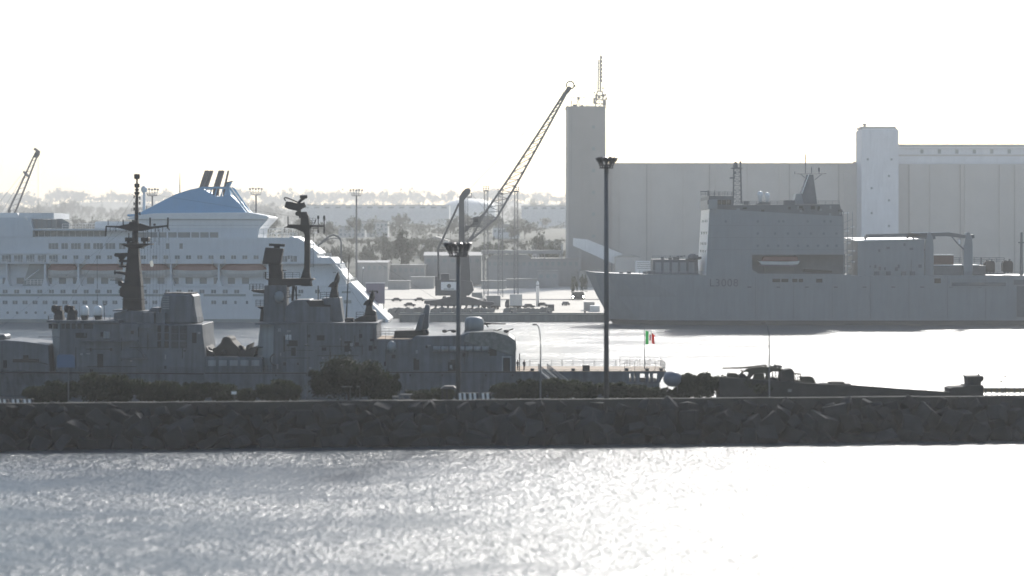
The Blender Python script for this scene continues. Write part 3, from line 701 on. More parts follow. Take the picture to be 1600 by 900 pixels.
# fore mast
mb = MB(); zz = [(487,31),(470,29.5),(445,26.5),(420,21),(395,17),(378,13)]
for (a,w0),(b,w1) in zip(zz[:-1],zz[1:]):
    k = Dc/F; mb.frust(CX(209), Dc, CZ(a), CZ(b), w0*k, w0*k*.8, w1*k, w1*k*.8)
mb.frust(CX(210.5),Dc,CZ(496),CZ(486),5.2,3.4,3.5,2.8)
mb.cyl((CX(211),Dc,CZ(380)),(CX(211.5),Dc,CZ(356)),.55,.5,10); mb.build('fore_mast', M['mast'], fg)
fm = MB(); fm.frust(CX(212),Dc,CZ(388),CZ(381),1.8,1.8,4.7,4); fm.pbox(190.5,380.5,234,383,Dc-2,4); fm.build('mast_platform', M['mast'], fg)
for a,b in ((195,209),(220,232)): MB().pbox(a,371,b,377.5,Dc-1.2,1.6).build('sensor_box', M['mast'], fg, bev=.08)
mb = MB(); mb.cyl((CX(201),Dc-.4,CZ(377)),(CX(201),Dc-.4,CZ(381)),.25); mb.cyl((CX(226),Dc-.4,CZ(377)),(CX(226),Dc-.4,CZ(381)),.25); mb.cyl((CX(202),Dc-.4,CZ(364)),(CX(202),Dc-.4,CZ(371)),.09)
mb.build('sensor_post', M['mast'], fg)
mb = MB(); mb.frust(CX(211.5),Dc,CZ(361),CZ(344),1.25,1.2,.95,1.0)
mb.pprism([(165,355),(165.5,352.5),(185,353),(205,349),(219,349),(235,354),(262,351.5),(263,354),(238,357.5),(222,361),(203,361),(184,356)], Dc-.25, .5)
mb.cyl((CX(166),Dc,CZ(353)),(CX(165),Dc,CZ(369)),.13); mb.cyl((CX(234.5),Dc,CZ(354)),(CX(234.5),Dc,CZ(340)),.13); mb.cyl((CX(262),Dc,CZ(357)),(CX(262.5),Dc,CZ(340)),.14)
mb.cyl((CX(169),Dc,CZ(352)),(CX(169),Dc,CZ(345)),.07); mb.cyl((CX(192.5),Dc,CZ(352)),(CX(192.5),Dc,CZ(343)),.1); mb.ball((CX(241.5),Dc,CZ(351)),.25,.25,.2); mb.cyl((CX(260),Dc,CZ(352)),(CX(265),Dc,CZ(360)),.1)
mb.pprism([(200,352),(202,347),(210,346),(211,354)],Dc-.6,1.2)
for px in (172,181,197,228,243,247,254): mb.cyl((CX(px),Dc,CZ(355)),(CX(px),Dc,CZ(362)),.05)
mb.build('yard', M['mast'], fg)
mb = MB(); x = CX(214)
mb.cyl((x-.1,Dc,CZ(346)),(x,Dc,CZ(300)),.34,.24,10); mb.cyl((x,Dc,CZ(300)),(x,Dc,CZ(277)),.2,.14,8); mb.build('topmast', M['mast'], fg)
mb = MB()
for a,b,r in ((272.5,278.5,.5),(287.5,292,.45),(295.5,297,.36),(300,303,.45)): MB().lathe(x,Dc,[(r*.7,CZ(b+1.3)),(r,CZ(b)),(r,CZ(a)),(r*.75,CZ(a-.6))],12).build('antenna_drum', M['mast'], fg)
for py,s in ((307,-1),(309,1),(317,1),(318,-1),(326,-1),(333,1)): mb.cyl((x,Dc,CZ(py)),(x+s*.5,Dc,CZ(py)),.06); mb.cyl((x+s*.5,Dc,CZ(py-2)),(x+s*.5,Dc,CZ(py+3)),.1)
mb.build('stub_antenna', M['mast'], fg)
# radars and sensors on the left of the mast
mb = MB(); mb.cyl((CX(184),Dc,CZ(398.5)),(CX(196),Dc,CZ(398.5)),.01,.01,4); mb.pprism([(178.5,397),(180,395.5),(200,395),(202,396.5),(202,399.5),(199,401),(181,401.5),(178.5,400)], Dc-.6, 1.2); mb.build('radar_bar', M['mast'], fg, bev=.1)
mb = MB(); mb.frust(CX(190.5),Dc,CZ(407),CZ(401),.4,.4,1.3,.8); mb.cyl((CX(190.5),Dc,CZ(401)),(CX(190.5),Dc,CZ(415)),.22); mb.pbox(186,406,205,410,Dc-.5,1); mb.lathe(CX(192),Dc,[(.2,CZ(418)),(.75,CZ(417)),(.75,CZ(415.5)),(.3,CZ(414))],12)
mb.pprism([(178,424),(185,424),(200,426),(203,433),(192,429),(178,427)],Dc-.6,1.2); mb.cyl((CX(179.5),Dc,CZ(422)),(CX(179.5),Dc,CZ(429)),.12); mb.cyl((CX(172),Dc,CZ(437.5)),(CX(204),Dc,CZ(437.5)),.07)
mb.pprism([(184,439),(189,439),(191,442),(203,442),(203,447),(190,448),(184.5,446)],Dc-.7,1.4); mb.pprism([(187,450),(192,447),(200,450),(202,466),(196,467),(187,462)],Dc-.6,1.2); mb.build('mast_bracket', M['mast'], fg)
mb = MB()
for py in (426,447,467): mb.pbox(190,py,227,py+1,Dc-1.8,.3)
mb.pbox(198,470,221,472,Dc-1.9,.2); mb.build('mast_ring', M['mast'], fg)
mb = MB()
for k in range(9):
    a = 224+4.6*k; mb.cyl((CX(a),Dc-1,CZ(357)),(CX(222+5.2*k),Dc-2.5,CZ(484)),.02,.02,4)
for k in range(5): mb.cyl((CX(226+6*k),Dc-1,CZ(358)),(CX(226+6*k),Dc-1,CZ(378+(k%3)*5)),.045,.045,5)
mb.cyl((CX(262),Dc,CZ(356)),(CX(275),Dc-3,CZ(458)),.02,.02,4); mb.build('rigging', M['mast'], fg)
MB().prism([(CX(236),CZ(409)),(CX(240),CZ(406)),(CX(243),CZ(413)),(CX(241),CZ(417)),(CX(237.5),CZ(416))], Dc-1.5, Dc-1.46).build('signal_pennant', M['fwhite'], fg)
# bridge-roof gear
def roofz(): return Z(501,Dn)
DB = Dn+4
for px in (90,110):
    g = MB(); x = X(px,DB); z0 = roofz()
    g.frust(x+.3,DB,z0,z0+1.6,1.6,1.6,1.2,1.2); g.pbox(px-1,478,px+4.5,494,DB-.5,1.2); g.lathe(x-.45,DB-.2,[(.1,Z(489,DB)),(.5,Z(487,DB)),(.62,Z(482,DB)),(.5,Z(477.5,DB)),(.1,Z(476,DB))],12)
    g.pbox(px-4,491,px-1,493,DB,.4); g.build('fire_director', M['dark'], fg)
for px in (132.5,153.5):
    g = MB(); x = X(px,DB); g.lathe(x,DB,[(.6,Z(493,DB)),(.7,Z(492.5,DB)),(.7,Z(484,DB)),(.62,Z(480.5,DB)),(.4,Z(478.3,DB)),(.05,Z(477.3,DB))],18); r = g.build('satellite_radome', M['white2'], fg, True)
    g = MB().frust(x,DB,roofz(),Z(493,DB),.9,.9,1.2,1.2); g.build('radome_stand', M['dark'], r)
for px,a,r in ((124.5,473,.05),(152.5,405,.055),(163.5,476,.07),(171,494,.05),(98,470,.025),(133.5,458,.025),(76,493,.1)): MB().cyl((X(px,DB),DB,roofz()),(X(px-.8,DB),DB,Z(a,DB)),r,r*.6,6).build('whip_antenna', M['mast'], fg)
MB().pbox(161,475.5,166,477,DB-.1,.2).build('antenna_cap', M['mast'], fg)
# aft mast with platform, search radar and directors
mb = MB()
for (a,c0,w0),(b,c1,w1) in zip([(447,479.5,17),(436,480,12),(425,479.5,9),(400,480,8.2),(366,480,8.2),(352,477,14),(338,476.5,11)],[(436,480,12),(425,479.5,9),(400,480,8.2),(366,480,8.2),(352,477,14),(338,476.5,11),(331,475,8.5)]):
    k = Dc/F; mb.frust(CX(c0),Dc,CZ(a),CZ(b),w0*k,min(w0,12)*k,w1*k,min(w1,12)*k,(c1-c0)*k)
mb.pprism([(468,439),(476,415),(478,415),(473,442)],Dc-.3,.6); mb.build('aft_mast', M['mast'], fg)
mb = MB(); mb.pprism([(449,353),(450,350.5),(470,351),(487,351.5),(505,352),(507,350),(507,352.5),(505,354.5),(488,354.5),(476,362),(472,362),(462,357.5),(445,355.5),(445,362.5),(444.3,362.5),(444.3,355)], Dc-.35, .7)
for px,a,b,r in ((450,338,352,.09),(497.2,337,363,.08),(506.5,337,366,.09)): mb.cyl((CX(px),Dc,CZ(a)),(CX(px),Dc,CZ(b)),r)
for px in (497.2,506.5): mb.cyl((CX(px),Dc,CZ(337)),(CX(px),Dc,CZ(342)),.17); mb.cyl((CX(px),Dc,CZ(358)),(CX(px),Dc,CZ(364)),.13)
mb.pbox(489,355.5,497,357,Dc-.2,.4); mb.rail([(CX(484),Dc-.5,CZ(351)),(CX(494),Dc-.5,CZ(351))],1.1,.5); mb.cyl((CX(490),Dc,CZ(351)),(CX(494),Dc,CZ(342.5)),.08); mb.build('aft_yard', M['mast'], fg)
mb = MB(); mb.pprism([(461,334),(462,331.5),(466,329),(470,331),(470,341),(467.5,341),(466.5,337.5),(462.5,337)],Dc-.5,1.0); mb.cyl((CX(467.5),Dc,CZ(333)),(CX(467.5),Dc,CZ(328)),.3); mb.build('radar_turntable', M['mast'], fg)
sr = MB(); sr.pprism([(444,323.5),(446.5,314.5),(456,315.5),(465.5,318),(474,316.5),(477.5,322.5),(472,325.5),(466,330),(459,328.5),(450,326.5)],Dc-.9,1.6)
sr = sr.build('search_radar', M['mast'], fg, bev=.12)
mb = MB(); 
mb.tube([Vector((CX(a),Dc-.6,CZ(b))) for a,b in ((447,314),(444.5,310.5),(445.5,308.8),(450,309.5),(462,314.5),(470,318))],.12)
mb.tube([Vector((CX(a),Dc-.2,CZ(b))) for a,b in ((466,318),(471,312),(476,309))],.28); mb.cyl((CX(469),Dc-.4,CZ(307.4)),(CX(480.5),Dc-.4,CZ(307.2)),.27,.27,10); mb.cyl((CX(475),Dc-.4,CZ(316)),(CX(477.5),Dc-.4,CZ(324)),.12); mb.cyl((CX(480),Dc-.4,CZ(307)),(CX(478),Dc-.4,CZ(311)),.08)
mb.build('feed_horn', M['mast'], sr)
mb = MB()
for s in (0,.55): mb.cyl((CX(484.8)+s,Dc,CZ(357)),(CX(484.8)+s,Dc,CZ(418)),.03)
for k in range(24): zz_ = CZ(357+2.55*k); mb.cyl((CX(484.8),Dc,zz_),(CX(484.8)+.55,Dc,zz_),.025)
mb.build('mast_ladder', M['mast'], fg)
mb = MB(); mb.pprism([(413,435.5),(489,435),(490,437),(485,439),(484.5,446),(464,446),(447,449),(438,456),(419,456),(419,438)],Dc-1.6,3.2); mb.rail([(CX(414),Dc-1.6,CZ(435)),(CX(470),Dc-1.6,CZ(435))],1.05,1.2); mb.cyl((CX(415),Dc,CZ(436)),(CX(415),Dc,CZ(425)),.1); mb.cyl((CX(446),Dc-1,CZ(436)),(CX(446),Dc-1,CZ(426)),.06); mb.build('mast_bridge', M['mast'], fg)
mb = MB(); mb.pprism([(420,436),(420,420),(419,413),(440,413),(439,420),(441,428),(441,436)],Dc-1.2,2.4); mb.pprism([(437,421.5),(447,422),(447,423),(437,424)],Dc-.4,.8); mb.build('radar_pedestal', M['mast'], fg)
rd = MB().pprism([(409.5,412),(414.5,386.5),(442.5,388.5),(437.5,414)],Dc-1.5,1.8).build('square_radar', M['mast'], fg, bev=.1)
MB().pprism([(420,384.5),(420.3,380.4),(444.8,381.4),(444.6,385.6)],Dc-.9,.7).build('top_array', M['mast'], rd); MB().pbox(428,384,437,388,Dc-.8,.6).build('neck', M['mast'], rd)
block('aft_tower', [(413,446),(419,446),(448,446),(447,470),(452,506),(411,506),(412,470)], Dc-2.2, 4.4, M['frig'])
mb = MB(); mb.pprism([(391.5,453),(413,453),(417,466),(414,459),(396,456.5)],Dc-1.6,3.2); mb.rail([(CX(392),Dc-1.6,CZ(453)),(CX(413),Dc-1.6,CZ(453))],1.05,.5,.04); mb.cyl((CX(396.5),Dc-1,CZ(454)),(CX(396.5),Dc-1,CZ(446)),.12)
mb.pprism([(401,479),(416,479),(414,482),(406,482.5)],Dc-1.4,2.8); mb.rail([(CX(401.5),Dc-1.4,CZ(479)),(CX(415.5),Dc-1.4,CZ(479))],1.15,.7,.04,4); mb.frust(CX(409.5),Dc,CZ(505),CZ(481),.8,.8,.35,.35)
mb.rail([(CX(441),Dc-1.6,CZ(464)),(CX(454),Dc-1.6,CZ(464))],1.2,.6,.04); mb.pbox(440,463.5,454,465,Dc-1.6,2.4); mb.build('side_platform', M['mast'], fg)
MB().lathe(CX(439),Dc-2.6,[(.3,CZ(472)),(.7,CZ(468)),(.85,CZ(462)),(.7,CZ(457)),(.3,CZ(454.5)),(.05,CZ(454))],14).build('small_radome', M['frig2'], fg, True)
mb = MB(); mb.cyl((CX(458.5),Dc,CZ(447)),(CX(457),Dc,CZ(470)),.22); mb.cyl((CX(463),Dc,CZ(447)),(CX(463),Dc,CZ(468)),.12); mb.cyl((CX(460),Dc+.5,CZ(447)),(CX(463.5),Dc+.5,CZ(468)),.08); mb.build('strut', M['mast'], fg)
block('aft_house', [(444,506),(446,480),(458,469),(484,468),(486,478),(517,478.5),(517,506)], Dc-3.4, 6.8, M['frig'], bev=.12)
MB().pprism([(478,470),(505,469.5),(505,476),(516,477),(516,479.5),(484,479)],Dc-3.5,7).build('roof_strip', M['dark'], fg)
block('director_tower', [(503,466),(531,465),(533,482),(536.5,506),(514,506),(513,480),(503,480)], Dc-2.4, 4.8, M['frig'])
def director(cx, cy, lean):
    g = MB(); k = Dc/F; c = Vector((CX(cx),Dc-.3,CZ(cy)))
    n = Vector((-1,-.25,.32 )).normalized(); u = n.orthogonal().normalized(); w = n.cross(u)
    rings = []; vs2 = []; f2 = []
    for j,(r,o) in enumerate(((.12,.95),(.75,.78),(1.25,.35),(1.5,0),(1.42,.02),(1.15,.3),(.65,.66),(.1,.8))):
        for i in range(16):
            a = 2*math.pi*i/16; vs2.append(c - n*o*.7 + (u*math.cos(a)+w*math.sin(a))*r)
    for j in range(7):
        for i in range(16): f2.append((j*16+i,j*16+(i+1)%16,(j+1)*16+(i+1)%16,(j+1)*16+i))
    g.add(vs2,f2); d = g.build('director_dish', M['mast'], fg)
    g = MB(); zc = c.z; g.frust(c.x-.25,Dc,CZ(cy+27),CZ(cy+12),1.6,1.5,.9,1.0); g.pprism([(cx-9,cy+6),(cx-5,cy+2.5),(cx,cy+1),(cx+3,cy+8),(cx+2,cy+13),(cx-7,cy+13),(cx-7,cy+11),(cx-12,cy+10.5)],Dc-.6,1.4)
    g.build('director_body', M['mast'], d)
    g = MB(); g.cyl((CX(cx-2),Dc-.5,CZ(cy-11)),(CX(cx+11.5),Dc-.5,CZ(cy-11.5)),.08); g.cyl((CX(cx+11),Dc-.5,CZ(cy-11)),(CX(cx+11),Dc-.5,CZ(cy-8)),.15)
    if lean: g.build('feed_arm', M['mast'], d)
director(524.5,438,0); director(579,466,1)
mb = MB(); mb.pprism([(553,506),(554,499),(560,496),(566,494),(587,494),(588,506)],Dc-2,4); MB().pprism([(579,489),(583,484),(587,487),(587.5,496),(580,496)],Dc-1,2).build('director_cabinet', M['dark'], fg); mb.build('director_base', M['dark'], fg); mb = MB(); mb.rail([(CX(558),Dc-2,CZ(497)),(CX(570),Dc-2,CZ(497))],1.1,.8,.04); mb.rail([(CX(503),Dc-2.4,CZ(466)),(CX(531),Dc-2.4,CZ(466))],1.1,1,.04); mb.build('director_rail', M['dark'], fg)
mb = MB(); mb.cyl((CX(543),Dc-3,CZ(505)),(CX(548),Dc-3,CZ(398)),.13,.06); mb.cyl((CX(543),Dc-3,CZ(506)),(CX(543.3),Dc-3,CZ(497)),.22); mb.cyl((CX(499),Dc-2,CZ(468)),(CX(499),Dc-2,CZ(446)),.09); mb.cyl((CX(525.5),Dc+2,CZ(466)),(CX(525.5),Dc+2,CZ(450)),.07); mb.pbox(540,497,552,505,Dc-4,2); mb.build('aft_whip', M['mast'], fg)
# missile launcher, dome gun turret
mb = MB(); mb.pprism([(615,530),(616.5,517),(668,515.5),(668,530)],Dc-2.2,4.4); mb.build('launcher_base', M['dark'], fg, bev=.08)
MB().pprism([(648,517),(656.5,491.5),(663,490.5),(658,517)],Dc-2.6,2.2).build('launcher_box', M['frig'], fg, bev=.06)
MB().pprism([(656,516),(664,478),(664.5,476.5),(670.5,476.5),(670.5,484),(669.5,511),(667,516)],Dc-.2,2.4).build('launcher_box', M['frig'], fg, bev=.06)
MB().lathe(CX(667),Dc-2.6,[(.4,CZ(522)),(.5,CZ(518)),(.25,CZ(514))],10).build('launcher_pivot', M['dark'], fg)
x = CX(741); tr = MB().lathe(x,Dc,[(1.62,CZ(516)),(1.66,CZ(504)),(1.55,CZ(499.5)),(1.3,CZ(496.5)),(.9,CZ(495)),(.05,CZ(494.4))],24).build('gun_turret', M['frig2'], fg, True)
MB().slab([(CX(726),Dc-1.8),(CX(756),Dc-1.8),(CX(763),Dc-.8),(CX(763),Dc+.8),(CX(756),Dc+1.8),(CX(726),Dc+1.8)],CZ(520.5),CZ(515.5)).build('turret_ring', M['frig'], tr)
mb = MB(); mb.cyl((CX(755),Dc,CZ(505.5)),(CX(790),Dc,CZ(506)),.12,.09,8); mb.cyl((CX(757),Dc,CZ(505.5)),(CX(766),Dc,CZ(505.8)),.22,.16,8); mb.cyl((CX(759.5),Dc-.4,CZ(506.5)),(CX(763),Dc-.4,CZ(511)),.1); mb.build('gun_barrel', M['mast'], tr)
# forward gun at the left edge
mb = MB(); mb.pprism([(-48,548),(-44,528),(-10,522),(8,523),(8.5,531),(-2,533),(-8,548)],Dc-2,4); gt = mb.build('fore_turret', M['frig'], fg, bev=.25); mb = MB().cyl((CX(-44),Dc,CZ(534)),(CX(-100),Dc,CZ(528)),.16,.12); mb.build('fore_barrel', M['dark'], gt)
mb = MB(); mb.cyl((CX(60),Dc-5,CZ(560)),(CX(88),Dc-6,CZ(566)),.07); mb.pbox(20,561,60,566,Dn+1.3,.3); mb.pbox(5,563,10,575,Dn+1.3,.4); mb.pbox(36,555,44,561,Dn+1.4,.3); mb.build('deck_fitting', M['dark'], fg)
mb = MB()
for px in (150,430,478,620,640,690,758,800): mb.pbox(px,585,px+2,588,Dn-.05,.3)
mb.build('fairlead', M['dark'], fg)
rf = random.Random(88)
for k in range(70):
    a = rf.choice((rf.uniform(96,312),rf.uniform(430,585),rf.uniform(595,780))); b = rf.uniform(512,578) if a<590 else rf.uniform(536,578); w = rf.uniform(1.5,6); h_ = rf.uniform(1.5,7)
    MB().pbox(a,b,a+w,b+h_,Dn+.28+.1*(a>590),.2).build(rf.choice(('locker','vent','fitting')), M[rf.choice(('frig','frig2','dark','frig'))], fg)
mb = MB()
for k in range(16):
    a = rf.choice((rf.uniform(96,312),rf.uniform(430,585),rf.uniform(595,780))); b = rf.uniform(510,545) if a<590 else rf.uniform(536,550); mb.cyl((X(a,Dn),Dn+.35,Z(b,Dn)),(X(a,Dn),Dn+.35,Z(b+rf.uniform(15,38),Dn)),.06,.06,5)
for k in range(7):
    a = rf.choice((rf.uniform(96,220),rf.uniform(430,500))); b = rf.uniform(540,575); mb.cyl((X(a,Dn),Dn+.35,Z(b,Dn)),(X(a+rf.uniform(30,80),Dn),Dn+.35,Z(b,Dn)),.05,.05,5)
mb.build('pipe', M['dark'], fg)['kind'] = 'stuff'
mb = MB()
for a0,b0,a1,b1 in ((-80,582.5,318,585.5),(320,584.5,590,584.5),(590,583.4,806,582.6)): mb.pprism([(a0,b0-2.2),(a1,b1-2.2),(a1,b1-.6),(a0,b0-.6)],Dn-.06,.4)
mb.build('deck_edge_shade', M['dark'], fg)  # dark strip paints the shading along the deck edge
mb = MB()
for p,q in (((214,300),(90,502)),((214,300),(470,340)),((212,345),(-60,560)),((262,352),(445,352)),((480,352),(600,530)),((506,352),(590,506)),((478,340),(726,495))): mb.cyl((CX(p[0]),Dc,CZ(p[1])),(CX(q[0]),Dc,CZ(q[1])),.018,.018,4)
mb.build('stay_wire', M['mast'], fg)
# flagstaff
mb = MB().cyl((CX(1007),Dc,Z(579,Dc)),(CX(1007),Dc,CZ(511)),.07,.05,8); mb.cyl((CX(1012),Dc,Z(579,Dc)),(CX(1007),Dc,CZ(560)),.03); mb.build('flagstaff', M['steel'], fg)

# flag: three waving bands with a crest
fl = thing('naval_flag', 'green, white and red tricolour with a crest flying at the frigate stern', 'flag', (CX(1007.5),Dc,CZ(537)))
def band(u0, u1, name, m, v0=0, v1=1, off=0):
    g = MB(); n, k = 6, 8; vs2 = []; f2 = []
    for j in range(k+1):
        for i in range(n+1):
            u = u0+(u1-u0)*i/n; v = v0+(v1-v0)*j/k
            xx = CX(1008.5+15*u*(1-.06*math.sin(3*v))); yy = Dc+.32*math.sin(u*7+v*1.5)*(.3+u)+off
            zz_ = CZ(537.5-v*22.5+ (1-v)*0 + v*u*8 - (1-v)*u*.5 + .8*math.sin(u*8))
            vs2.append((xx,yy,zz_))
    for j in range(k):
        for i in range(n): a = j*(n+1)+i; f2.append((a,a+1,a+n+2,a+n+1))
    return g.add(vs2,f2).build(name, m, fl, True)
band(0,.34,'green_band',M['green']); wb = band(.34,.67,'white_band',M['fwhite']); band(.67,1,'red_band',M['fred'])
for u0,u1,v0,v1,m in ((.43,.505,.48,.7,'fred'),(.505,.58,.48,.7,'navy'),(.43,.505,.26,.48,'navy'),(.505,.58,.26,.48,'fred'),(.42,.59,.7,.78,'gold')): band(u0,u1,'crest',M[m],v0,v1,-.03)

# gangway from the frigate to the breakwater
t = thing('gangway', 'sloping grey gangway leading down from the flight deck', 'gangway', (X(880,Dn-1),Dn-1,0))
A = Vector((X(848,Dn),Dn-.2,Z(577,Dn))); D9 = DM(897,15); B = Vector((X(899,D9),D9,BZ+.1)); 
side = Vector((.75,.25,0))
mb = MB(); mb.hexa([A-side-Vector((0,0,.3)),B-side-Vector((0,0,.3)),B+side-Vector((0,0,.3)),A+side-Vector((0,0,.3)),A-side,B-side,B+side,A+side]); mb.build('walkway', M['frig2'], t)
for s in (-1,1):
    mb = MB(); mb.rail([A+side*s,B+side*s],1.0,1.5,.035,2); mb.build('handrail', M['steel'], t)
mb = MB(); 
for k in range(6): p = A.lerp(B,.08+.05*k); mb.ball((p.x,p.y,p.z+.1),.55,.4,.3,8,5)
mb.build('cover', M['net'], t)

# people
def person(label, x, y, z, face, pose, h=1.76):
    t = thing('person', label, 'person', (x,y,z), 'crew on the frigate')
    J = {'pel':(0,0,.95),'spi':(0,.0,1.18),'che':(0,0,1.4),'nec':(0,0,1.52),'hd0':(0,-.02,1.6),'hd1':(0,-.02,1.74),
         'hL':(-.1,0,.9),'kL':(-.12,-.03*pose,.5),'aL':(-.13,.03,.09),'tL':(-.14,-.13,.04),'hR':(.1,0,.9),'kR':(.12,-.02,.5),'aR':(.12,.02+.1*pose,.09),'tR':(.13,-.14+.1*pose,.04),
         'sL':(-.19,0,1.43),'eL':(-.28,.03,1.14),'wL':(-.22,-.14-.08*pose,.95 if pose<1 else 1.08),'fL':(-.2,-.2-.08*pose,.88 if pose<1 else 1.12),
         'sR':(.19,0,1.43),'eR':(.27,.04,1.14),'wR':(.25,-.08,.9),'fR':(.24,-.12,.82)}
    rad = {'pel':(.17,.12),'spi':(.15,.105),'che':(.18,.12),'nec':(.06,.06),'hd0':(.085,.1),'hd1':(.08,.095),'h':(.1,.1),'k':(.065,.065),'a':(.045,.05),'t':(.045,.03),'s':(.075,.075),'e':(.05,.05),'w':(.035,.035),'f':(.04,.025)}
    names = list(J); E_ = [('pel','spi'),('spi','che'),('che','nec'),('nec','hd0'),('hd0','hd1')]
    for s in 'LR': E_ += [('pel','h'+s),('h'+s,'k'+s),('k'+s,'a'+s),('a'+s,'t'+s),('che','s'+s),('s'+s,'e'+s),('e'+s,'w'+s),('w'+s,'f'+s)]
    me = bpy.data.meshes.new('body'); k = h/1.76
    me.from_pydata([tuple(c*k for c in J[n]) for n in names],[(names.index(a),names.index(b)) for a,b in E_],[])
    o = bpy.data.objects.new('body', me); COL.objects.link(o); o.parent = t
    sk_ = o.modifiers.new('skin','SKIN')
    for i,n in enumerate(names):
        q = rad.get(n) or rad[n[0]]; me.skin_vertices[0].data[i].radius = (q[0]*k,q[1]*k); me.skin_vertices[0].data[i].use_root = (n=='pel')
    o.modifiers.new('sub','SUBSURF').levels = 2; o.modifiers['sub'].render_levels = 2
    me.materials.append(PM); t.rotation_euler = (0,0,face)
    mb = MB(); mb.v = []; mb.ball((0,.0,1.72*k),.1*k,.115*k,.075*k,10,6)
    hr = mb.build('hair', M['mast']); hr.parent = t
    return t
PM = mat('overalls_and_skin', (.03,.033,.045), .8, .15, 4)
tt = PM.node_tree; bb = tt.nodes['Principled BSDF']; src = bb.inputs['Base Color'].links[0].from_socket
cx_ = tt.nodes.new('ShaderNodeTexCoord'); sx_ = tt.nodes.new('ShaderNodeSeparateXYZ'); gt_ = tt.nodes.new('ShaderNodeMath'); gt_.operation = 'GREATER_THAN'; gt_.inputs[1].default_value = 1.53
mx_ = tt.nodes.new('ShaderNodeMix'); mx_.data_type = 'RGBA'; mx_.inputs['B'].default_value = (.3,.17,.12,1)
tt.links.new(cx_.outputs['Object'],sx_.inputs[0]); tt.links.new(sx_.outputs[2],gt_.inputs[0]); tt.links.new(gt_.outputs[0],mx_.inputs['Factor']); tt.links.new(src,mx_.inputs['A']); tt.links.new(mx_.outputs['Result'],bb.inputs['Base Color'])
person('person in dark overalls on the flight deck, arm bent, right of the hangar', X(819,Dn+1.5), Dn+1.5, Z(580,Dn), .6, 1)
person('person in dark overalls standing close against the hangar end', X(808.8,Dn+2.2), Dn+2.2, Z(580,Dn), 2.2, 0)
person('person in dark clothes on the bridge roof between directors and radomes', X(119.5,DB), DB, roofz(), -.6, 0, 1.7)
MB().cyl((X(811.5,Dn),Dn+.8,Z(580,Dn)),(X(812,Dn),Dn+.8,Z(553,Dn)),.09).build('hangar_post', M['dark'], fg)

# ------------------------------------------------------------------ cruise ship at the left
Cn = 621.0; CB = 26.0; Cc = Cn+CB/2
cs = thing('cruise_ship', 'white cruise ship with a blue streamlined funnel behind the frigate', 'cruise ship', (X(250,Cc),Cc,0))
def cpr(name, pts, m, D=Cn, dep=CB, par=cs, bev=0): return MB().pprism(pts, D, dep).build(name, m, par, bev=bev)
# hull below the boat deck, its stern sloping out to the waterline
chull = cpr('hull', [(-270,447),(546,447),(560,455),(604,500),(606.5,504.5),(590,512),(-225,512)], M['white'])
MB().prism([(X(-420,Cn),Z(432,Cn)),(X(-270,Cn),Z(447,Cn)),(X(-225,Cn),-1),(X(-330,Cn),-1)], Cn+6, Cn+CB-6).build('bow', M['white'], cs)
cpr('sloped_stern', [(538,446),(548,440.5),(607,500.5),(606.8,504.5),(602,503)], M['white2'], Cn+.15, CB-.3)
# recessed boat deck
cpr('boat_deck_wall', [(-270,411.5),(530,411.5),(543,447.5),(-270,447.5)], M['white'], Cn+3.6, CB-7.2)
sup = cpr('upper_decks', [(-240,370),(-240,412),(526,412),(517,402.5),(497,402.5),(493,396.5),(484,388.5),(478,379),(466,371.5)], M['white'])
cpr('forward_house', [(-235,341),(47,340),(51,357),(51,371),(-235,371)], M['white'])
cpr('lido_deck', [(50,357.3),(214,357.3),(214,360),(50,360)], M['white'], Cn-.2, CB+.4)
cpr('lido_wall', [(50,360),(214,360),(214,371),(50,371)], M['white'], Cn+3.4, CB-6.8)
cpr('roof_screen', [(-235,332.5),(27,332.5),(29.5,338),(29.5,340.5),(-235,340.5)], M['white2'], Cn+3, CB-6)
mb = MB(); mb.pbox(29.5,332.6,84,341.8,Cn+2,CB-4); mb.build('canopy', M['shedl'], cs)
MB().pprism([(36,339),(40,338),(44,342.5),(43,344)],Cn-.3,.3).build('canopy_strut', M['white2'], cs)
for k in range(5):
    a = 50+7.6*k; MB().pbox(a+.4,343,a+7.2,357,Cn+2.2,.1).build('glass_screen', M['gglass'], cs); MB().pbox(a-.3,342,a+.4,357.3,Cn+2.1,.3).build('mullion', M['steel'], cs)
MB().pprism([(88,341.8),(97,341.8),(108,348.2),(108,357),(88,357)],Cn+8,.3).build('stair_screen', M['gglass'], cs)
mb = MB(); mb.rail([(X(97,Cn),Cn+.3,Z(357.3,Cn)),(X(214,Cn),Cn+.3,Z(357.3,Cn))],1.5,2.0,.05,2); mb.rail([(X(97,Cn),Cn+24,Z(357.3,Cn)),(X(214,Cn),Cn+24,Z(357.3,Cn))],1.8,2.0,.05,2)
mb.rail([(X(402,Cn),Cn+.4,Z(371.5,Cn)),(X(440,Cn),Cn+.4,Z(371.5,Cn)),(X(446,Cn),Cn+2,Z(371.5,Cn))],2.9,1.6,.06,2); mb.rail([(X(402,Cn),Cn+24,Z(371.5,Cn)),(X(444,Cn),Cn+24,Z(371.5,Cn))],2.9,1.6,.06,2)
mb.build('railing', M['white2'], cs)
MB().pprism([(148,348),(150,345.8),(214,346.2),(214,357),(148,357)],Cn+9,12).build('pool_roof', M['white2'], cs)
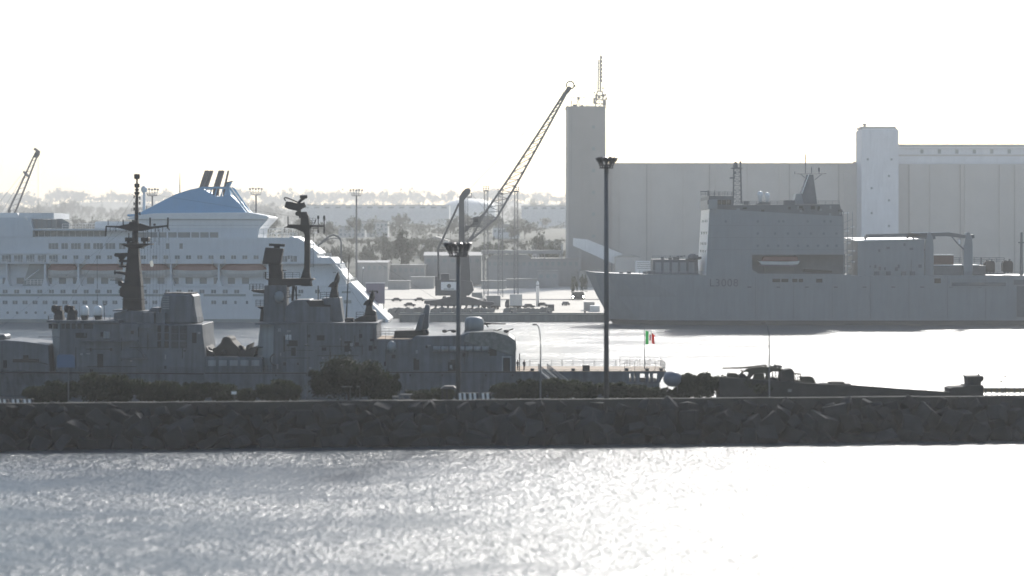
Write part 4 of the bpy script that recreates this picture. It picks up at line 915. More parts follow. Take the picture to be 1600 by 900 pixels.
# windows: pane, frame and mullion share one mesh per size
def win_mesh(wpx, hpx, mull=1):
    w, h = wpx/F*Cn, hpx/F*Cn; g = MB(); g.mi = 0
    g.box(-w/2,w/2,-.03,.05,-h/2,h/2); g.mi = 1; b = .1
    g.box(-w/2-b,w/2+b,-.08,.04,h/2,h/2+b); g.box(-w/2-b,w/2+b,-.08,.04,-h/2-b,-h/2); g.box(-w/2-b,-w/2,-.079,.04,-h/2,h/2); g.box(w/2,w/2+b,-.079,.04,-h/2,h/2)
    for k in range(mull): xx = -w/2+w*(k+1)/(mull+1); g.box(xx-.05,xx+.05,-.07,.02,-h/2,h/2)
    return mesh_of(g, 'window', [M['gglass'],M['white']])
W8 = win_mesh(7.6,5.6); W15 = win_mesh(15,9,2); W10 = win_mesh(10,9,1); WB = win_mesh(14,10,3); W5 = win_mesh(5.2,8.5,0); WS = win_mesh(3.6,4.8,0)
def cwin(me, px, py, par, D=Cn): return piece('window', me, par, (X(px,D), D, Z(py,D)))
for a,b in ((76,91),(111,126),(146,160.5),(165,180)): cwin(W15,(a+b)/2,384.5,sup)
for a in (101,136,191): cwin(W10,a,384.5,sup)
for a in (223,262,283): cwin(W5,a,384.5,sup)
for px in (8,27,46,64,82): cwin(W10,px,403.5,sup)
px = 101
while px < 465:
    cwin(W8,px,402,sup); px += 17.6
for k in range(21): cwin(W8,8+18.1*k,455.5,chull)
for px in (413,436,470,496): cwin(W8,px,455.5,chull)
for k in range(17): cwin(W8,8+15.6*k,472.5,chull)
for px in (334,351): cwin(W8,px,472.5,chull)
for px in (368,386,440,480): cwin(WS,px,472.5,chull)
for px in (444,459): cwin(W10,px,404.5,sup)
mb = MB().cyl((0,.04,0),(0,-.03,0),.42,.42,10); PH = mesh_of(mb,'porthole',M['gglass'])
for k in range(9): piece('porthole', PH, chull, (X(12+14.6*k,Cn),Cn,Z(488.5,Cn)))
for a,b in ((0,306),(318,384),(395,470)): MB().pbox(a if a else -260,459.6,b,463,Cn-.05,.1).build('grey_stripe', M['stripe'], chull)
MB().pbox(-240,498.6,602,504.5,Cn-.04,.1).build('boot_topping', M['stripe'], chull)
for py in (376.2,395,411.2,447): MB().pbox(-240,py,470 if py<400 else 540,py+.9,Cn-.12,.2).build('deck_edge', M['white'], sup)
for k in range(12): 
    a = 51+9.6*k
    MB().pbox(a,361.5,a+8.6,369.5,Cn+3.3,.1).build('window', M['gglass'], cs)
for a,b in ((213,229),(231,246),(248,260),(263,276),(278,297),(299,311),(313,326),(328,341)): MB().pbox(a,363,b,371.3,Cn+1.9,.1).build('window', M['gglass'], cs)
# balconies at the left and boat bay dividers
for k in range(6):
    a = -10+18.2*k
    MB().pbox(a+2,398,a+9,409.6,Cn-.04,.08).build('balcony_door', M['gglass'], sup)
MB().pbox(-100,395.5,93,396.6,Cn-.5,.6).build('balcony_roof', M['white'], sup)
mb = MB().rail([(X(-30,Cn),Cn-.4,Z(411,Cn)),(X(93,Cn),Cn-.4,Z(411,Cn))],1.2,1.6,.05); mb.build('balcony_rail', M['white2'], sup)
for px in (-60,10,70,122,193.5,266.8,341.6,418): MB().pprism([(px-1.4,411.5),(px+1.4,411.5),(px+1.4,436),(px+5,447.5),(px-5,447.5),(px-1.4,436)],Cn+.3,3.4).build('bay_pillar', M['white'], cs)
for k in range(20): MB().pbox(-40+22*k,434,-29+22*k,443.5,Cn+3.5,.12).build('window', M['gglass'], cs)
MB().pprism([(35,447),(46,413),(70,413),(70,447)],Cn+2,.4).build('stair_screen', M['stripe'], cs)
mb = MB().cyl((X(37,Cn),Cn+1.6,Z(438,Cn)),(X(60,Cn),Cn+1.6,Z(421,Cn)),.18); mb.rail([(X(40,Cn),Cn+1.6,Z(445,Cn)),(X(68,Cn),Cn+1.6,Z(445,Cn))],1.6,1,.08); mb.build('stair', M['white2'], cs)
def lifeboat(a, b, lb, y0=411.5):
    c = (a+b)/2; D = Cn+.5; t = thing('lifeboat', lb, 'lifeboat', (X(c,D),D,Z(440,D)), 'lifeboats of the cruise ship')
    def L(u): return X(a+(b-a)*u,D)
    def sec(prof, w): return prof
    g = MB(); vs2 = []; f2 = []; n = 9
    for i in range(n):
        u = i/(n-1); e = math.sin(math.pi*min(max(u,.0),1))**.35 if 0<u<1 else .06
        hw = 1.9*max(e,.1); zt = Z(423,D)+.35*(2*u-1)**2; zb = Z(433.5,D)+1.0*(2*u-1)**4
        vs2 += [(L(u),D+1.9-hw,zt),(L(u),D+1.9-hw*.8,(zt+zb)/2),(L(u),D+1.9-hw*.25,zb),(L(u),D+1.9+hw*.25,zb),(L(u),D+1.9+hw*.8,(zt+zb)/2),(L(u),D+1.9+hw,zt)]
    for i in range(n-1):
        for k in range(6): f2.append((i*6+k,i*6+(k+1)%6,i*6+6+(k+1)%6,i*6+6+k))
    f2 += [(0,5,4,3,2,1),tuple((n-1)*6+k for k in range(6))]; g.add(vs2,f2).build('hull', M['boat'], t)
    g = MB(); vs2 = []; f2 = []
    for i in range(n):
        u = i/(n-1); e = math.sin(math.pi*u)**.3 if 0<u<1 else .12
        hw = 1.85*e; z0 = Z(423,D)+.35*(2*u-1)**2; z1 = z0+(Z(y0+.8,D)-Z(423,D))*min(1,e*1.15)
        vs2 += [(L(u),D+1.9-hw,z0+.02),(L(u),D+1.9-hw*.95,z0+(z1-z0)*.6),(L(u),D+1.9-hw*.5,z1),(L(u),D+1.9+hw*.5,z1),(L(u),D+1.9+hw*.95,z0+(z1-z0)*.6),(L(u),D+1.9+hw,z0+.02)]
    f2 = []
    for i in range(n-1):
        for k in range(6): f2.append((i*6+k,i*6+6+k,i*6+6+(k+1)%6,i*6+(k+1)%6))
    f2 += [(0,1,2,3,4,5),tuple((n-1)*6+5-k for k in range(6))]; g.add(vs2,f2).build('canopy', M['red'], t)
    for px in (a+(b-a)*.1,a+(b-a)*.9):
        MB().pprism([(px-1.6,411),(px-1,406),(px+1,404.5),(px+1.6,411)],Cn-.4,1).build('davit', M['boat'], t)
        MB().cyl((X(px,D),D+1.9,Z(412,D)),(X(px,D),D+1.9,Z(423,D)),.08).build('fall', M['steel'], t)
lifeboat(73,120,'leftmost lifeboat hanging on the cruise ship'); lifeboat(125,191,'lifeboat behind the frigate fore mast, left side'); lifeboat(196,264,'lifeboat behind the frigate fore mast, right side')
lifeboat(269,339,'lifeboat above the frigate funnel gap'); lifeboat(344,416,'rightmost lifeboat, left of the square radar')
# blue funnel housing and observation deck
cpr('lounge', [(212,342.5),(419,342.5),(405,357.5),(403,371.5),(212,371.5)], M['white'], Cn+2, CB-4)
cpr('lounge_glazing', [(217,345),(413,345),(404,356),(217,356)], M['shedl'], Cn+1.92, .06)
cpr('lounge_eave', [(198,341.5),(209,337),(240,333),(388,331.8),(418,337.5),(420.5,340.5),(418,343),(205,343)], M['white2'], Cn+1, CB-2, bev=.2)
fpts = [(203,338),(225,330.5),(250,316),(275,302.5),(297,295),(313,291.5)]
mb = MB(); y0 = Cn+4.2; y1 = Cn+CB-4.2; ym = (y0+y1)/2; vs2 = []; f2 = []
prof = fpts+[(336,306),(350,306),(360,304),(375,318),(388,333)]
n = len(prof); b0 = [(a,334.5) for a,_ in prof]
for (a,b) in prof:
    tz = (334-b)/45; hw = (y1-y0)/2*(1-.55*tz)
    vs2 += [(X(a,Cn+8),ym-(y1-y0)/2,Z(334.5,Cn)),(X(a,Cn+8),ym-hw,Z(b,Cn)),(X(a,Cn+8),ym+hw,Z(b,Cn)),(X(a,Cn+8),ym+(y1-y0)/2,Z(334.5,Cn))]
for i in range(n-1):
    for k in range(3): f2.append((i*4+k,i*4+4+k,i*4+5+k,i*4+1+k))
f2 += [(0,1,2,3),tuple((n-1)*4+3-k for k in range(4))]
funb = mb.add(vs2,f2).build('funnel_housing', M['blue'], cs)
FD = Cn+8
mb = MB()
for yy in (FD+.2,FD+9.4): mb.prism([(X(a,FD),Z(b,FD)) for a,b in ((313,291.8),(358,291.5),(361,293.5),(386.5,331.5),(389,332.5),(388,333.5),(384.5,331),(358.5,296),(340,294.3),(316,295.5))],yy,yy+.5)
mb.build('funnel_frame', M['blue'], funb)
mb = MB()
for a in (318,326,334,344,349): mb.pprism([(a,307),(a+4,294),(a+5.5,294),(a+2.5,307)],FD+.4,.4); mb.pprism([(a,307),(a+4,294),(a+5.5,294),(a+2.5,307)],FD+9,.4)
mb.pprism([(351,306),(354,285),(357,285),(360,306)],FD+3,3); mb.pprism([(352,296),(358,284.5),(363,283),(357.5,295)],FD+3,1); mb.build('funnel_slat', M['blue'], funb)
MB().prism([(X(a,FD),Z(b,FD)) for a,b in ((360.5,293),(362,292.5),(389,332),(420,339),(419.5,341),(388,334.5))],FD-1,FD-.6).build('sunlit_edge', M['white2'], funb)  # white strip paints the sun on the funnel's sloping right edge
for a0,a1,b0,b1,yy,w in ((310,316,319.5,326.5,2,2.2),(317,322.5,327,332.5,6,2.2),(332,340.5,341,349.5,2.4,2.6),(348,351,355.2,357.8,5,1.2)):
    MB().pprism([(a0,306),(a0+1,293),(b0,267),(b0+.5,266.2),(b1,266.4),(a1+1,293),(a1,306)],FD+yy,w).build('exhaust_pipe', M['crane'], funb, bev=.15)
MB().pprism([(353,285),(362,282.6),(363,283.6),(354,287)],FD+3,3).build('funnel_fin', M['crane'], funb)
mb = MB(); mb.cyl((X(225,FD),FD,Z(330,FD)),(X(225,FD),FD,Z(299,FD)),.5,.4,10); mb.build('radome_post', M['white2'], cs)
MB().ball((X(225,FD),FD,Z(296,FD)),1.05,1.05,1.15,14,9).build('radome', M['white2'], cs, True)
mb = MB(); mb.cyl((X(278.5,FD),FD+3,Z(303,FD)),(X(278.5,FD),FD+3,Z(270,FD)),.18,.06); mb.rail([(X(205,FD),FD,Z(331,FD)),(X(235,FD),FD,Z(328,FD))],1.1,1.2,.05); mb.cyl((X(270,FD),FD,Z(308,FD)),(X(270,FD),FD,Z(304,FD)),.15); mb.build('antenna', M['steel'], cs)
# stern terraces: each a sunlit deck with rail and a sloped windbreak
for i,(a,b,y_,yb) in enumerate(((452,472,370.5,378),(470,485,379,388),(484,497,388.5,396),(497,519,402.5,412),(519,533,413,424),(530,542,427,437))):
    MB().pprism([(a,y_),(a+4,y_-1.2),(b,yb-1.5),(b+1.5,yb+.8),(b-3,yb+1.2),(a,y_+2)],Cn+.6,CB-1.2).build('terrace', M['white2'], cs)
mb = MB()
for a,y_ in ((452,370),(484,388),(505,402),(527,419),(545,440)): mb.rail([(X(a,Cn),Cn+.6,Z(y_,Cn)),(X(a+12,Cn),Cn+.6,Z(y_+.5,Cn))],1.3,1.2,.06)
mb.build('terrace_rail', M['white2'], cs)
mb = MB(); mb.pbox(520,425,525,426.5,Cn-.1,.2); mb.pbox(534,455,548,458,Cn-.1,.2); mb.pbox(537,469,549,474,Cn-.05,.1); mb.build('mooring_port', M['stripe'], chull)
mb = MB().tube([Vector((X(a,Cn+3),Cn+3,Z(b,Cn+3))) for a,b in ((497,384),(505,376),(515,369),(522,367),(530,371),(533,378),(533,412))],.28); mb.tube([Vector((X(a,Cn+3),Cn+3,Z(b,Cn+3))) for a,b in ((500,382),(512,374),(522,372),(530,373))],.15); mb.build('stern_davit', M['steel'], cs)

# ------------------------------------------------------------------ landing ship at the right
Bn = 600.0; BB = 26.0; Bc = Bn+13
bs = thing('landing_ship', 'haze-grey landing ship marked L3008 moored below the grain silo', 'warship', (X(1350,Bc),Bc,0))
def bpr(name, pts, m, D=Bn, dep=BB, par=bs, bev=0): return MB().pprism(pts, D, dep).build(name, m, par, bev=bev)
st = [(917,424,.3,.15),(930,426,4.5,.5),(960,427.5,8.5,3.5),(1000,428.5,11,7.5),(1060,429.5,12.6,11),(1120,430,13,12.2),(1300,430.5,13,12.5),(1900,430.5,13,12.5)]
mb = MB(); vs2 = []; f2 = []; mi2 = []
for px,py,hd,hw in st:
    x = X(px,Bn); rake = max(0,(1000-px)/83)**1.3*9.5; zd = Z(py,Bn)    # stem rakes aft towards the waterline
    ring = []
    for z in (zd,zd*.55,1.45,-1.5):
        u = (zd-z)/(zd+1.5); ring.append((x+rake*u**1.15, hd+(hw-hd)*u, z))
    vs2 += [(a,Bc-h_,z) for a,h_,z in ring]+[(a,Bc+h_,z) for a,h_,z in ring[::-1]]
n = len(st)
for i in range(n-1):
    for k in range(8): f2.append((i*8+k,i*8+(k+1)%8,i*8+8+(k+1)%8,i*8+8+k)); mi2.append(1 if k in (2,3,4) else 0)
mb.add(vs2,f2); mb.m = mi2; mb.add([vs2[k] for k in (0,7,6,5,4,3,2,1)],[tuple(range(8))]); mb.add(vs2[-8:],[tuple(range(8))])
bhull = mb.build('hull', [M['bay'],M['boot']], bs)
# superstructure around an open boat bay
bsup = bpr('superstructure', [(1109,326),(1317,338),(1319,398),(1175,398),(1175,431),(1103,431)], M['bay'])
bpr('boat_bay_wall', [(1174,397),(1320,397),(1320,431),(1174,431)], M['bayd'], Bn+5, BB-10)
bpr('boat_bay_sill', [(1175,421),(1185,427.5),(1330,428.5),(1330,431),(1175,431)], M['bay'], Bn-.04, .4)
mb = MB(); xb, xt = X(1092.5,Bn), X(1097.6,Bn); xr = X(1109,Bn)  # raked grey front, coloured white to stand in for sunlight on it
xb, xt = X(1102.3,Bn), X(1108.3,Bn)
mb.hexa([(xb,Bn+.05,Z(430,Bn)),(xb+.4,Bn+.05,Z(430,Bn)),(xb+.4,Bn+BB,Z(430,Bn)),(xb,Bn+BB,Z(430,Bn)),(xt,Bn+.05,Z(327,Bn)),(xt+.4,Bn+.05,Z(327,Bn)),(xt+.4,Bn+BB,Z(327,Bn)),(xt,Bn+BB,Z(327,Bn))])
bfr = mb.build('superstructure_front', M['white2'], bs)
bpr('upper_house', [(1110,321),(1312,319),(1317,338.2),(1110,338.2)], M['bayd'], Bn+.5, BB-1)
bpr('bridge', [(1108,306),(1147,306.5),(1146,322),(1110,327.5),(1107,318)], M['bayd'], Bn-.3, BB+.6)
bpr('bridge_wing', [(1107,312),(1121,311),(1121,327.5),(1107,326)], M['bay'], Bn-.8, BB+1.6)
for k in range(5): MB().pbox(1105.5+7.6*k,312.5,1111.5+7.6*k,319.5,Bn-.42,.1).build('window', M['glass'], bs)
mb = MB(); mb.rail([(X(1095,Bn),Bn-.5,Z(306,Bn)),(X(1150,Bn),Bn-.3,Z(306,Bn))],1.2,1.3,.06); mb.rail([(X(1150,Bn),Bn+.6,Z(320,Bn)),(X(1312,Bn),Bn+.6,Z(319,Bn))],1.1,2,.05); mb.pbox(1094,298.5,1105,299.6,Bn+5,.4); mb.cyl((X(1109,Bn),Bn+5,Z(306,Bn)),(X(1109,Bn),Bn+5,Z(297,Bn)),.25)
for px in (1112,1120,1128,1136): mb.cyl((X(px,Bn),Bn+6,Z(306,Bn)),(X(px,Bn),Bn+6,Z(296+(px%5),Bn)),.09)
mb.build('bridge_rail', M['bayd'], bs)
def lattice(mb, cx, cy, z0, z1, w0, w1, n, r):
    P_ = []
    for k in range(n+1):
        u = k/n; w = (w0+(w1-w0)*u)/2; z = z0+(z1-z0)*u
        P_.append([Vector((cx-w,cy-w,z)),Vector((cx+w,cy-w,z)),Vector((cx+w,cy+w,z)),Vector((cx-w,cy+w,z))])
    for k in range(n):
        for i in range(4):
            j = (i+1)%4
            mb.cyl(P_[k][i],P_[k+1][i],r,r,5); mb.cyl(P_[k+1][i],P_[k+1][j],r*.6,r*.6,4)
            a,b = (P_[k][i],P_[k+1][j]) if (k+i)%2 else (P_[k][j],P_[k+1][i]); mb.cyl(a,b,r*.55,r*.55,4)
    return mb
mb = lattice(MB(), X(1152,Bc), Bc, Z(318,Bc), Z(262,Bc), 2.6, 2.1, 8, .13); bm1 = mb.build('lattice_mast', M['bayd'], bs)
mb = MB(); mb.pprism([(1146,264),(1146,257),(1149,252.5),(1152,254),(1153,262)],Bc-1,2); mb.cyl((X(1157,Bc),Bc,Z(266,Bc)),(X(1157,Bc),Bc,Z(252,Bc)),.3); mb.pbox(1144,262,1160,263.5,Bc-1.5,3); mb.pbox(1141,277,1149,279,Bc-1.5,2); mb.pbox(1146,268,1150,272,Bc-1.6,1); mb.build('mast_radar', M['bayd'], bm1)
mb = MB(); k = Bc/F; mb.frust(X(1260,Bc),Bc,Z(319,Bc),Z(273,Bc),30*k,5,10*k,2,5*k); bm2 = mb.build('main_mast', M['bayd'], bs)
MB().prism([(X(a,Bc),Z(b,Bc)) for a,b in ((1250.5,303),(1261.5,272.5),(1263,272.5),(1252.3,303))],Bc-2.1,Bc-1.8).build('mast_lit_edge', M['white2'], bm2)  # white strip paints the light along the mast's left edge
mb = MB(); mb.cyl((X(1241,Bc),Bc,Z(271.5,Bc)),(X(1291,Bc),Bc,Z(271,Bc)),.14); mb.cyl((X(1251,Bc),Bc,Z(272,Bc)),(X(1262,Bc),Bc,Z(281,Bc)),.12); mb.cyl((X(1284,Bc),Bc,Z(272,Bc)),(X(1273,Bc),Bc,Z(281,Bc)),.12)
for px,a in ((1258.5,241),(1268,261),(1280,262),(1242,268)): mb.cyl((X(px,Bc),Bc,Z(272,Bc)),(X(px,Bc),Bc,Z(a,Bc)),.14)
mb.cyl((X(1280,Bc),Bc,Z(268,Bc)),(X(1280,Bc),Bc,Z(262,Bc)),.32); mb.build('yard', M['bayd'], bm2)
bpr('mast_house', [(1244,303),(1252,302.5),(1256,319),(1240,319)], M['bay'], Bc-3, 6)
for px,zc,r in ((1184,304,.95),(1195,306,.8)): MB().lathe(X(px,Bc),Bc-6,[(r*.6,Z(319,Bc)),(r*.65,Z(zc+5,Bc)),(r,Z(zc+3,Bc)),(r,Z(zc-1,Bc)),(r*.7,Z(zc-3.6,Bc)),(.05,Z(zc-4.8,Bc))],14).build('satellite_radome', M['white2'], bs, True)
MB().pprism([(1183,318),(1190,315.5),(1204,316),(1204,319.5),(1183,319.5)],Bn+3,4).build('roof_gear', M['bayd'], bs); MB().pbox(1163,314,1170,320,Bn+2,2).build('roof_gear', M['bayd'], bs); MB().pbox(1226,313,1242,320,Bn+2,3).build('roof_gear', M['bayd'], bs)
rf = random.Random(4)
for k in range(34):
    a = rf.uniform(1112,1312); b = rf.uniform(321,336); MB().pbox(a,b-rf.uniform(0,4)*0,a+rf.uniform(2,7),min(337.5,b+rf.uniform(2,6)),Bn+.38,.2).build(rf.choice(('vent','locker')), M[rf.choice(('bay','dark','bayd'))], bs)
for k in range(22):
    a = rf.uniform(1342,1440) if k%2 else rf.uniform(1025,1090); b = rf.uniform(380,420) if k%2 else rf.uniform(398,403); MB().pbox(a,b,a+rf.uniform(2,6),b+rf.uniform(2,6),(Bn+1.85) if k%2 else Bn+8.5,.3).build('deck_fitting', M['bayd'], bs)
mb = MB()
for py in (352,371,390): mb.pbox(1110-6*(py-327)/103,py,1318,py+.35,Bn-.03,.06)
for px in range(1180,1900,60): mb.pbox(px,432,px+.5,498,Bn+.0,.06)
mb.build('plate_seam', M['bayd'], bhull)
for row,(py,xs) in enumerate(((346,(1134,1184,1217,1224,1262,1288,1298)),(365,(1184,1211,1231,1249,1267,1287,1307)),(384,(1184,1200,1216,1231,1247,1262,1278,1293,1307)))):
    for px in xs: piece('porthole', PH, bsup, (X(px,Bn),Bn,Z(py,Bn)))
for k,(px,py) in enumerate(((1096.5,345),(1096,364),(1094.5,381),(1094,393))):
    for yy in (4,9,14,19): MB().box(X(1108.3-6*(py-327)/103,Bn)-.06,X(1108.3-6*(py-327)/103,Bn)+.2,Bn+yy,Bn+yy+1.6,Z(py,Bn)-.4,Z(py,Bn)+.4).build('window', M['glass'], bfr)
# foredeck gear
bpr('foredeck_house', [(1020,429),(1020,405),(1090,405.5),(1092,429)], M['bayd'], Bn+8, 10)
mb = MB(); mb.ball((X(1085,Bn),Bn+6,Z(402,Bn)),1.6,1.6,1.1,10,6); mb.pbox(1076,401,1096,405,Bn+7,2); mb.pbox(1072,404,1080,406.5,Bn+7.5,2); mb.build('foredeck_gun', M['bayd'], bs, True)
mb = MB()
for px,h_ in ((1005,424),(968,425),(980,424),(1012,423)): mb.pbox(px,h_,px+6,430,Bn+7,2)
mb.ball((X(1023,Bn),Bn+6,Z(426,Bn)),.7,.7,.7,8,6); mb.build('winch', M['bayd'], bs)
mb = MB().rail([(X(1000,Bn),Bn+3,Z(429,Bn)),(X(1104,Bn),Bn+.6,Z(430,Bn))],1.1,2,.05); mb.rail([(X(1022,Bn),Bn+8,Z(405,Bn)),(X(1076,Bn),Bn+8,Z(405,Bn))],1.0,2,.05); mb.build('foredeck_rail', M['bay'], bs)
for k in range(5): MB().pbox(1024+13*k,410,1033+13*k,426,Bn+7.9,.1).build('panel', M['bay'], bs)
# boat in the bay
D = Bn+1.2; t = thing('ship_boat', 'pale boat with red cover in the side bay of the landing ship', 'boat', (X(1217,D),D,Z(418,D)))
MB().prism([(X(a,D),Z(b,D)) for a,b in ((1184,406.5),(1187,408),(1230,409),(1250,407.5),(1247,413),(1238,414),(1190,413.5))],D,D+2.6).build('hull', M['boat'], t, bev=.15)
MB().prism([(X(a,D),Z(b,D)) for a,b in ((1190,408),(1193,401),(1246,401),(1248,407.8))],D+.3,D+2.3).build('cover', M['red'], t, bev=.15)
MB().prism([(X(a,D),Z(b,D)) for a,b in ((1186,414),(1246,414),(1243,416.5),(1190,416))],D+.2,D+2.3).build('keel', M['plum'], t)
for px in (1195,1240): MB().pprism([(px,427),(px,412),(px+1.5,398),(px+4,398),(px+3,427)],Bn+4,.6).build('davit', M['bayd'], bs)
mb = MB(); mb.prism([(X(a,D),Z(b,D)) for a,b in ((1256,420),(1300,423),(1300,426),(1256,425))],D,D+2); mb.build('bay_gear', M['dark'], bs)
# hull markings and openings
cu = bpy.data.curves.new('hull_number','FONT'); cu.body = 'L3008'; cu.size = 3.3; cu.extrude = .02; cu.offset = .02; cu.space_character = 1.12
tmp = bpy.data.objects.new('hull_number',cu); COL.objects.link(tmp); dg = bpy.context.evaluated_depsgraph_get(); me = bpy.data.meshes.new_from_object(tmp.evaluated_get(dg)); bpy.data.objects.remove(tmp)
me.materials.clear(); me.materials.append(M['bayd']); piece('hull_number', me, bhull, (X(1108,Bn),Bn-.05,Z(447.5,Bn)), (R(90),0,0))
def mark(a,b,c,d,n_,m='bayd',o=.03): return MB().pbox(a,b,c,d,Bn-o,.1).build(n_, M[m], bhull, bev=.0)
for a,b,c,d in ((1207,435.5,1219,441),(1221,435.5,1232,441),(1238,435.5,1246,441),(1248,435.5,1255,441),(1275,435.5,1285,441.5),(1460,435,1470,442.5)): mark(a,b,c,d,'opening','dark')
for k in range(9): mark(1168+45*k,448,1174+45*k,449.2,'scupper','dark')
g = MB(); g.pbox(1484,435.5,1575,436.8,Bn-.15,.2); g.pbox(1484,447.5,1575,448.8,Bn-.15,.2); g.pbox(1484,436.8,1487,447.5,Bn-.15,.2); g.pbox(1572,436.8,1575,447.5,Bn-.15,.2); g.build('stowage_frame', M['bay'], bhull)
mark(1487,441.5,1572,447,'stowage_recess','bayd'); mark(1589,447,1606,495,'side_door','bayd',.05); mark(1584,437,1606,445,'side_recess','bayd')
# stair tower aft of the superstructure
for i,(px,py) in enumerate(((1320,331.5),(1328,353.5),(1320,360),(1328,372),(1322,379),(1329,391),(1325,397.5),(1329,408),(1322,415))): MB().pbox(px,py,px+7,py+1.8,Bn+2,5).build('landing', M['white2'], bs)
mb = MB()
for px in (1319.5,1326,1334): mb.cyl((X(px,Bn),Bn+1.9,Z(430,Bn)),(X(px,Bn),Bn+1.9,Z(331,Bn)),.09)
for k in range(8): mb.cyl((X(1320,Bn),Bn+1.9,Z(425-11*k,Bn)),(X(1334,Bn),Bn+1.9,Z(419-11*k,Bn)),.08)
mb.build('stair_frame', M['bay'], bs)
# shelter on the vehicle deck, cranes, container
bpr('deck_shelter', [(1340,431),(1340,376.5),(1444,374),(1444,431)], M['bay'], Bn+2, 20)
mb = MB(); mb.hexa([(X(1338,Bn),Bn+1.8,Z(377.2,Bn)),(X(1442,Bn),Bn+1.8,Z(374.3,Bn)),(X(1442,Bn),Bn+22.2,Z(370,Bn)),(X(1338,Bn),Bn+22.2,Z(373,Bn)),(X(1338,Bn),Bn+1.8,Z(375.5,Bn)),(X(1442,Bn),Bn+1.8,Z(374.1,Bn)),(X(1442,Bn),Bn+22.2,Z(369.5,Bn)),(X(1338,Bn),Bn+22.2,Z(371.5,Bn))]); mb.build('shelter_roof', M['white2'], bs)
def deck_crane(px, tip, py):
    D = Bn+4; g = MB(); g.pprism([(px-7,431),(px-7,385),(px-4,372),(px-2,363),(px+2,363),(px+6,372),(px+7,385),(px+7,431)],D,3); c = g.build('crane_pedestal', M['bay'], bs, bev=.1)
    g = MB(); g.pprism([(tip,py+2),(tip+2,py-1),(px-30,py-2.5),(px-12,py+.5),(px+4,py+3.5),(px+4,py+7),(px-14,py+6),(px-32,py+3.5),(tip+3,py+4.5),(tip+1,py+7.5),(tip-.8,py+6)],D+.5,1.6); j = g.build('crane_jib', M['bayd'], c)
    g = MB(); g.tube([Vector((X(a,D),D-.1,Z(b,D))) for a,b in ((px-26,py+4),(px-18,py+14),(px-7,py+24))],.22); g.build('jib_ram', M['bayd'], c)
    MB().pbox(px-15,py+9,px-12.5,py+16,D-.3,.3).build('cylinder', M['white2'], c); MB().pprism([(px+1,py+2),(px+9,py+1),(px+10,py+6),(px+5,py+8)],D+.3,2).build('counterweight', M['bayd'], c)
deck_crane(1452,1352,367); deck_crane(1513,1418,365.5)
MB().pbox(1425,362.8,1487,364.2,Bn+6,.8).build('jib_walkway', M['white2'], bs)
D = Bn+6; t = thing('shipping_container', 'brown shipping container on the landing ship deck', 'container', (X(1474,D),D,Z(414,D)))
MB().pbox(1459,399,1490,414,D,2.5).build('box', M['brown'], t); MB().pbox(1458.5,397.6,1490.5,399,D-.05,2.6).build('roof', M['white2'], t)
for k in range(7): MB().pbox(1461+4.2*k,400,1462.6+4.2*k,413.5,D-.08,.08).build('rib', M['brown'], t)
bpr('vehicle_deck_stage', [(1455,414.5),(1540,414.5),(1540,431),(1455,431)], M['bayd'], Bn+5, 8)
bpr('stage_edge', [(1456,413.6),(1530,413.6),(1530,415),(1456,415)], M['white2'], Bn+4.8, 8)
for i,(a,b,lb) in enumerate(((1539,1555,'dark vehicle on the landing ship deck, left one near the right edge'),(1567,1583,'dark vehicle on the landing ship deck, right one near the right edge'))):
    D = Bn+7; t = thing('army_vehicle', lb, 'vehicle', (X(a,D),D,Z(424,D)), 'vehicles on the landing ship deck')
    MB().pprism([(a,424),(a,411),(a+2,407.5),(b-2,407.5),(b,411),(b,424)],D,2.4).build('body', M['dark'], t, bev=.15)
    for k in range(3): MB().cyl((X(a+3+5*k,D),D-.1,Z(424,D)),(X(a+3+5*k,D),D+.3,Z(424,D)),.5,.5,10).build('wheel', M['tyre'], t)
    MB().pbox(a+2,406.2,a+6,407.6,D+.5,1).build('hatch', M['steel'], t); MB().pbox(b-6,404.5,b-4,407.6,D+.8,1).build('lamp', M['steel'], t)
mb = MB().cyl((X(1596,Bn+6),Bn+6,Z(431,Bn+6)),(X(1596,Bn+6),Bn+6,Z(363,Bn+6)),.55,.35,8); mb.pbox(1592,378,1600,380,Bn+5.6,.8); mb.build('kingpost', M['bayd'], bs)
mb = MB().rail([(X(1490,Bn),Bn+.5,Z(430.5,Bn)),(X(1640,Bn),Bn+.5,Z(430.5,Bn))],1.1,2.2,.05); mb.rail([(X(1490,Bn),Bn+24,Z(412,Bn)),(X(1600,Bn),Bn+24,Z(412,Bn))],1.6,2.2,.08); mb.pbox(1520,427,1570,428.4,Bn+3,2); mb.pbox(1530,417,1537,420,Bn+4,1); mb.build('deck_rail', M['steel'], bs)
mb = MB()
for px in (1426,1412,1388,1370): mb.pbox(px-3,424,px+4,430.5,Bn+.9,.8)
mb.cyl((X(1425,Bn),Bn+1,Z(430,Bn)),(X(1425,Bn),Bn+1,Z(405,Bn)),.1); mb.pbox(1532,402,1534,414,Bn+5,.5); mb.build('deck_gear', M['bayd'], bs)

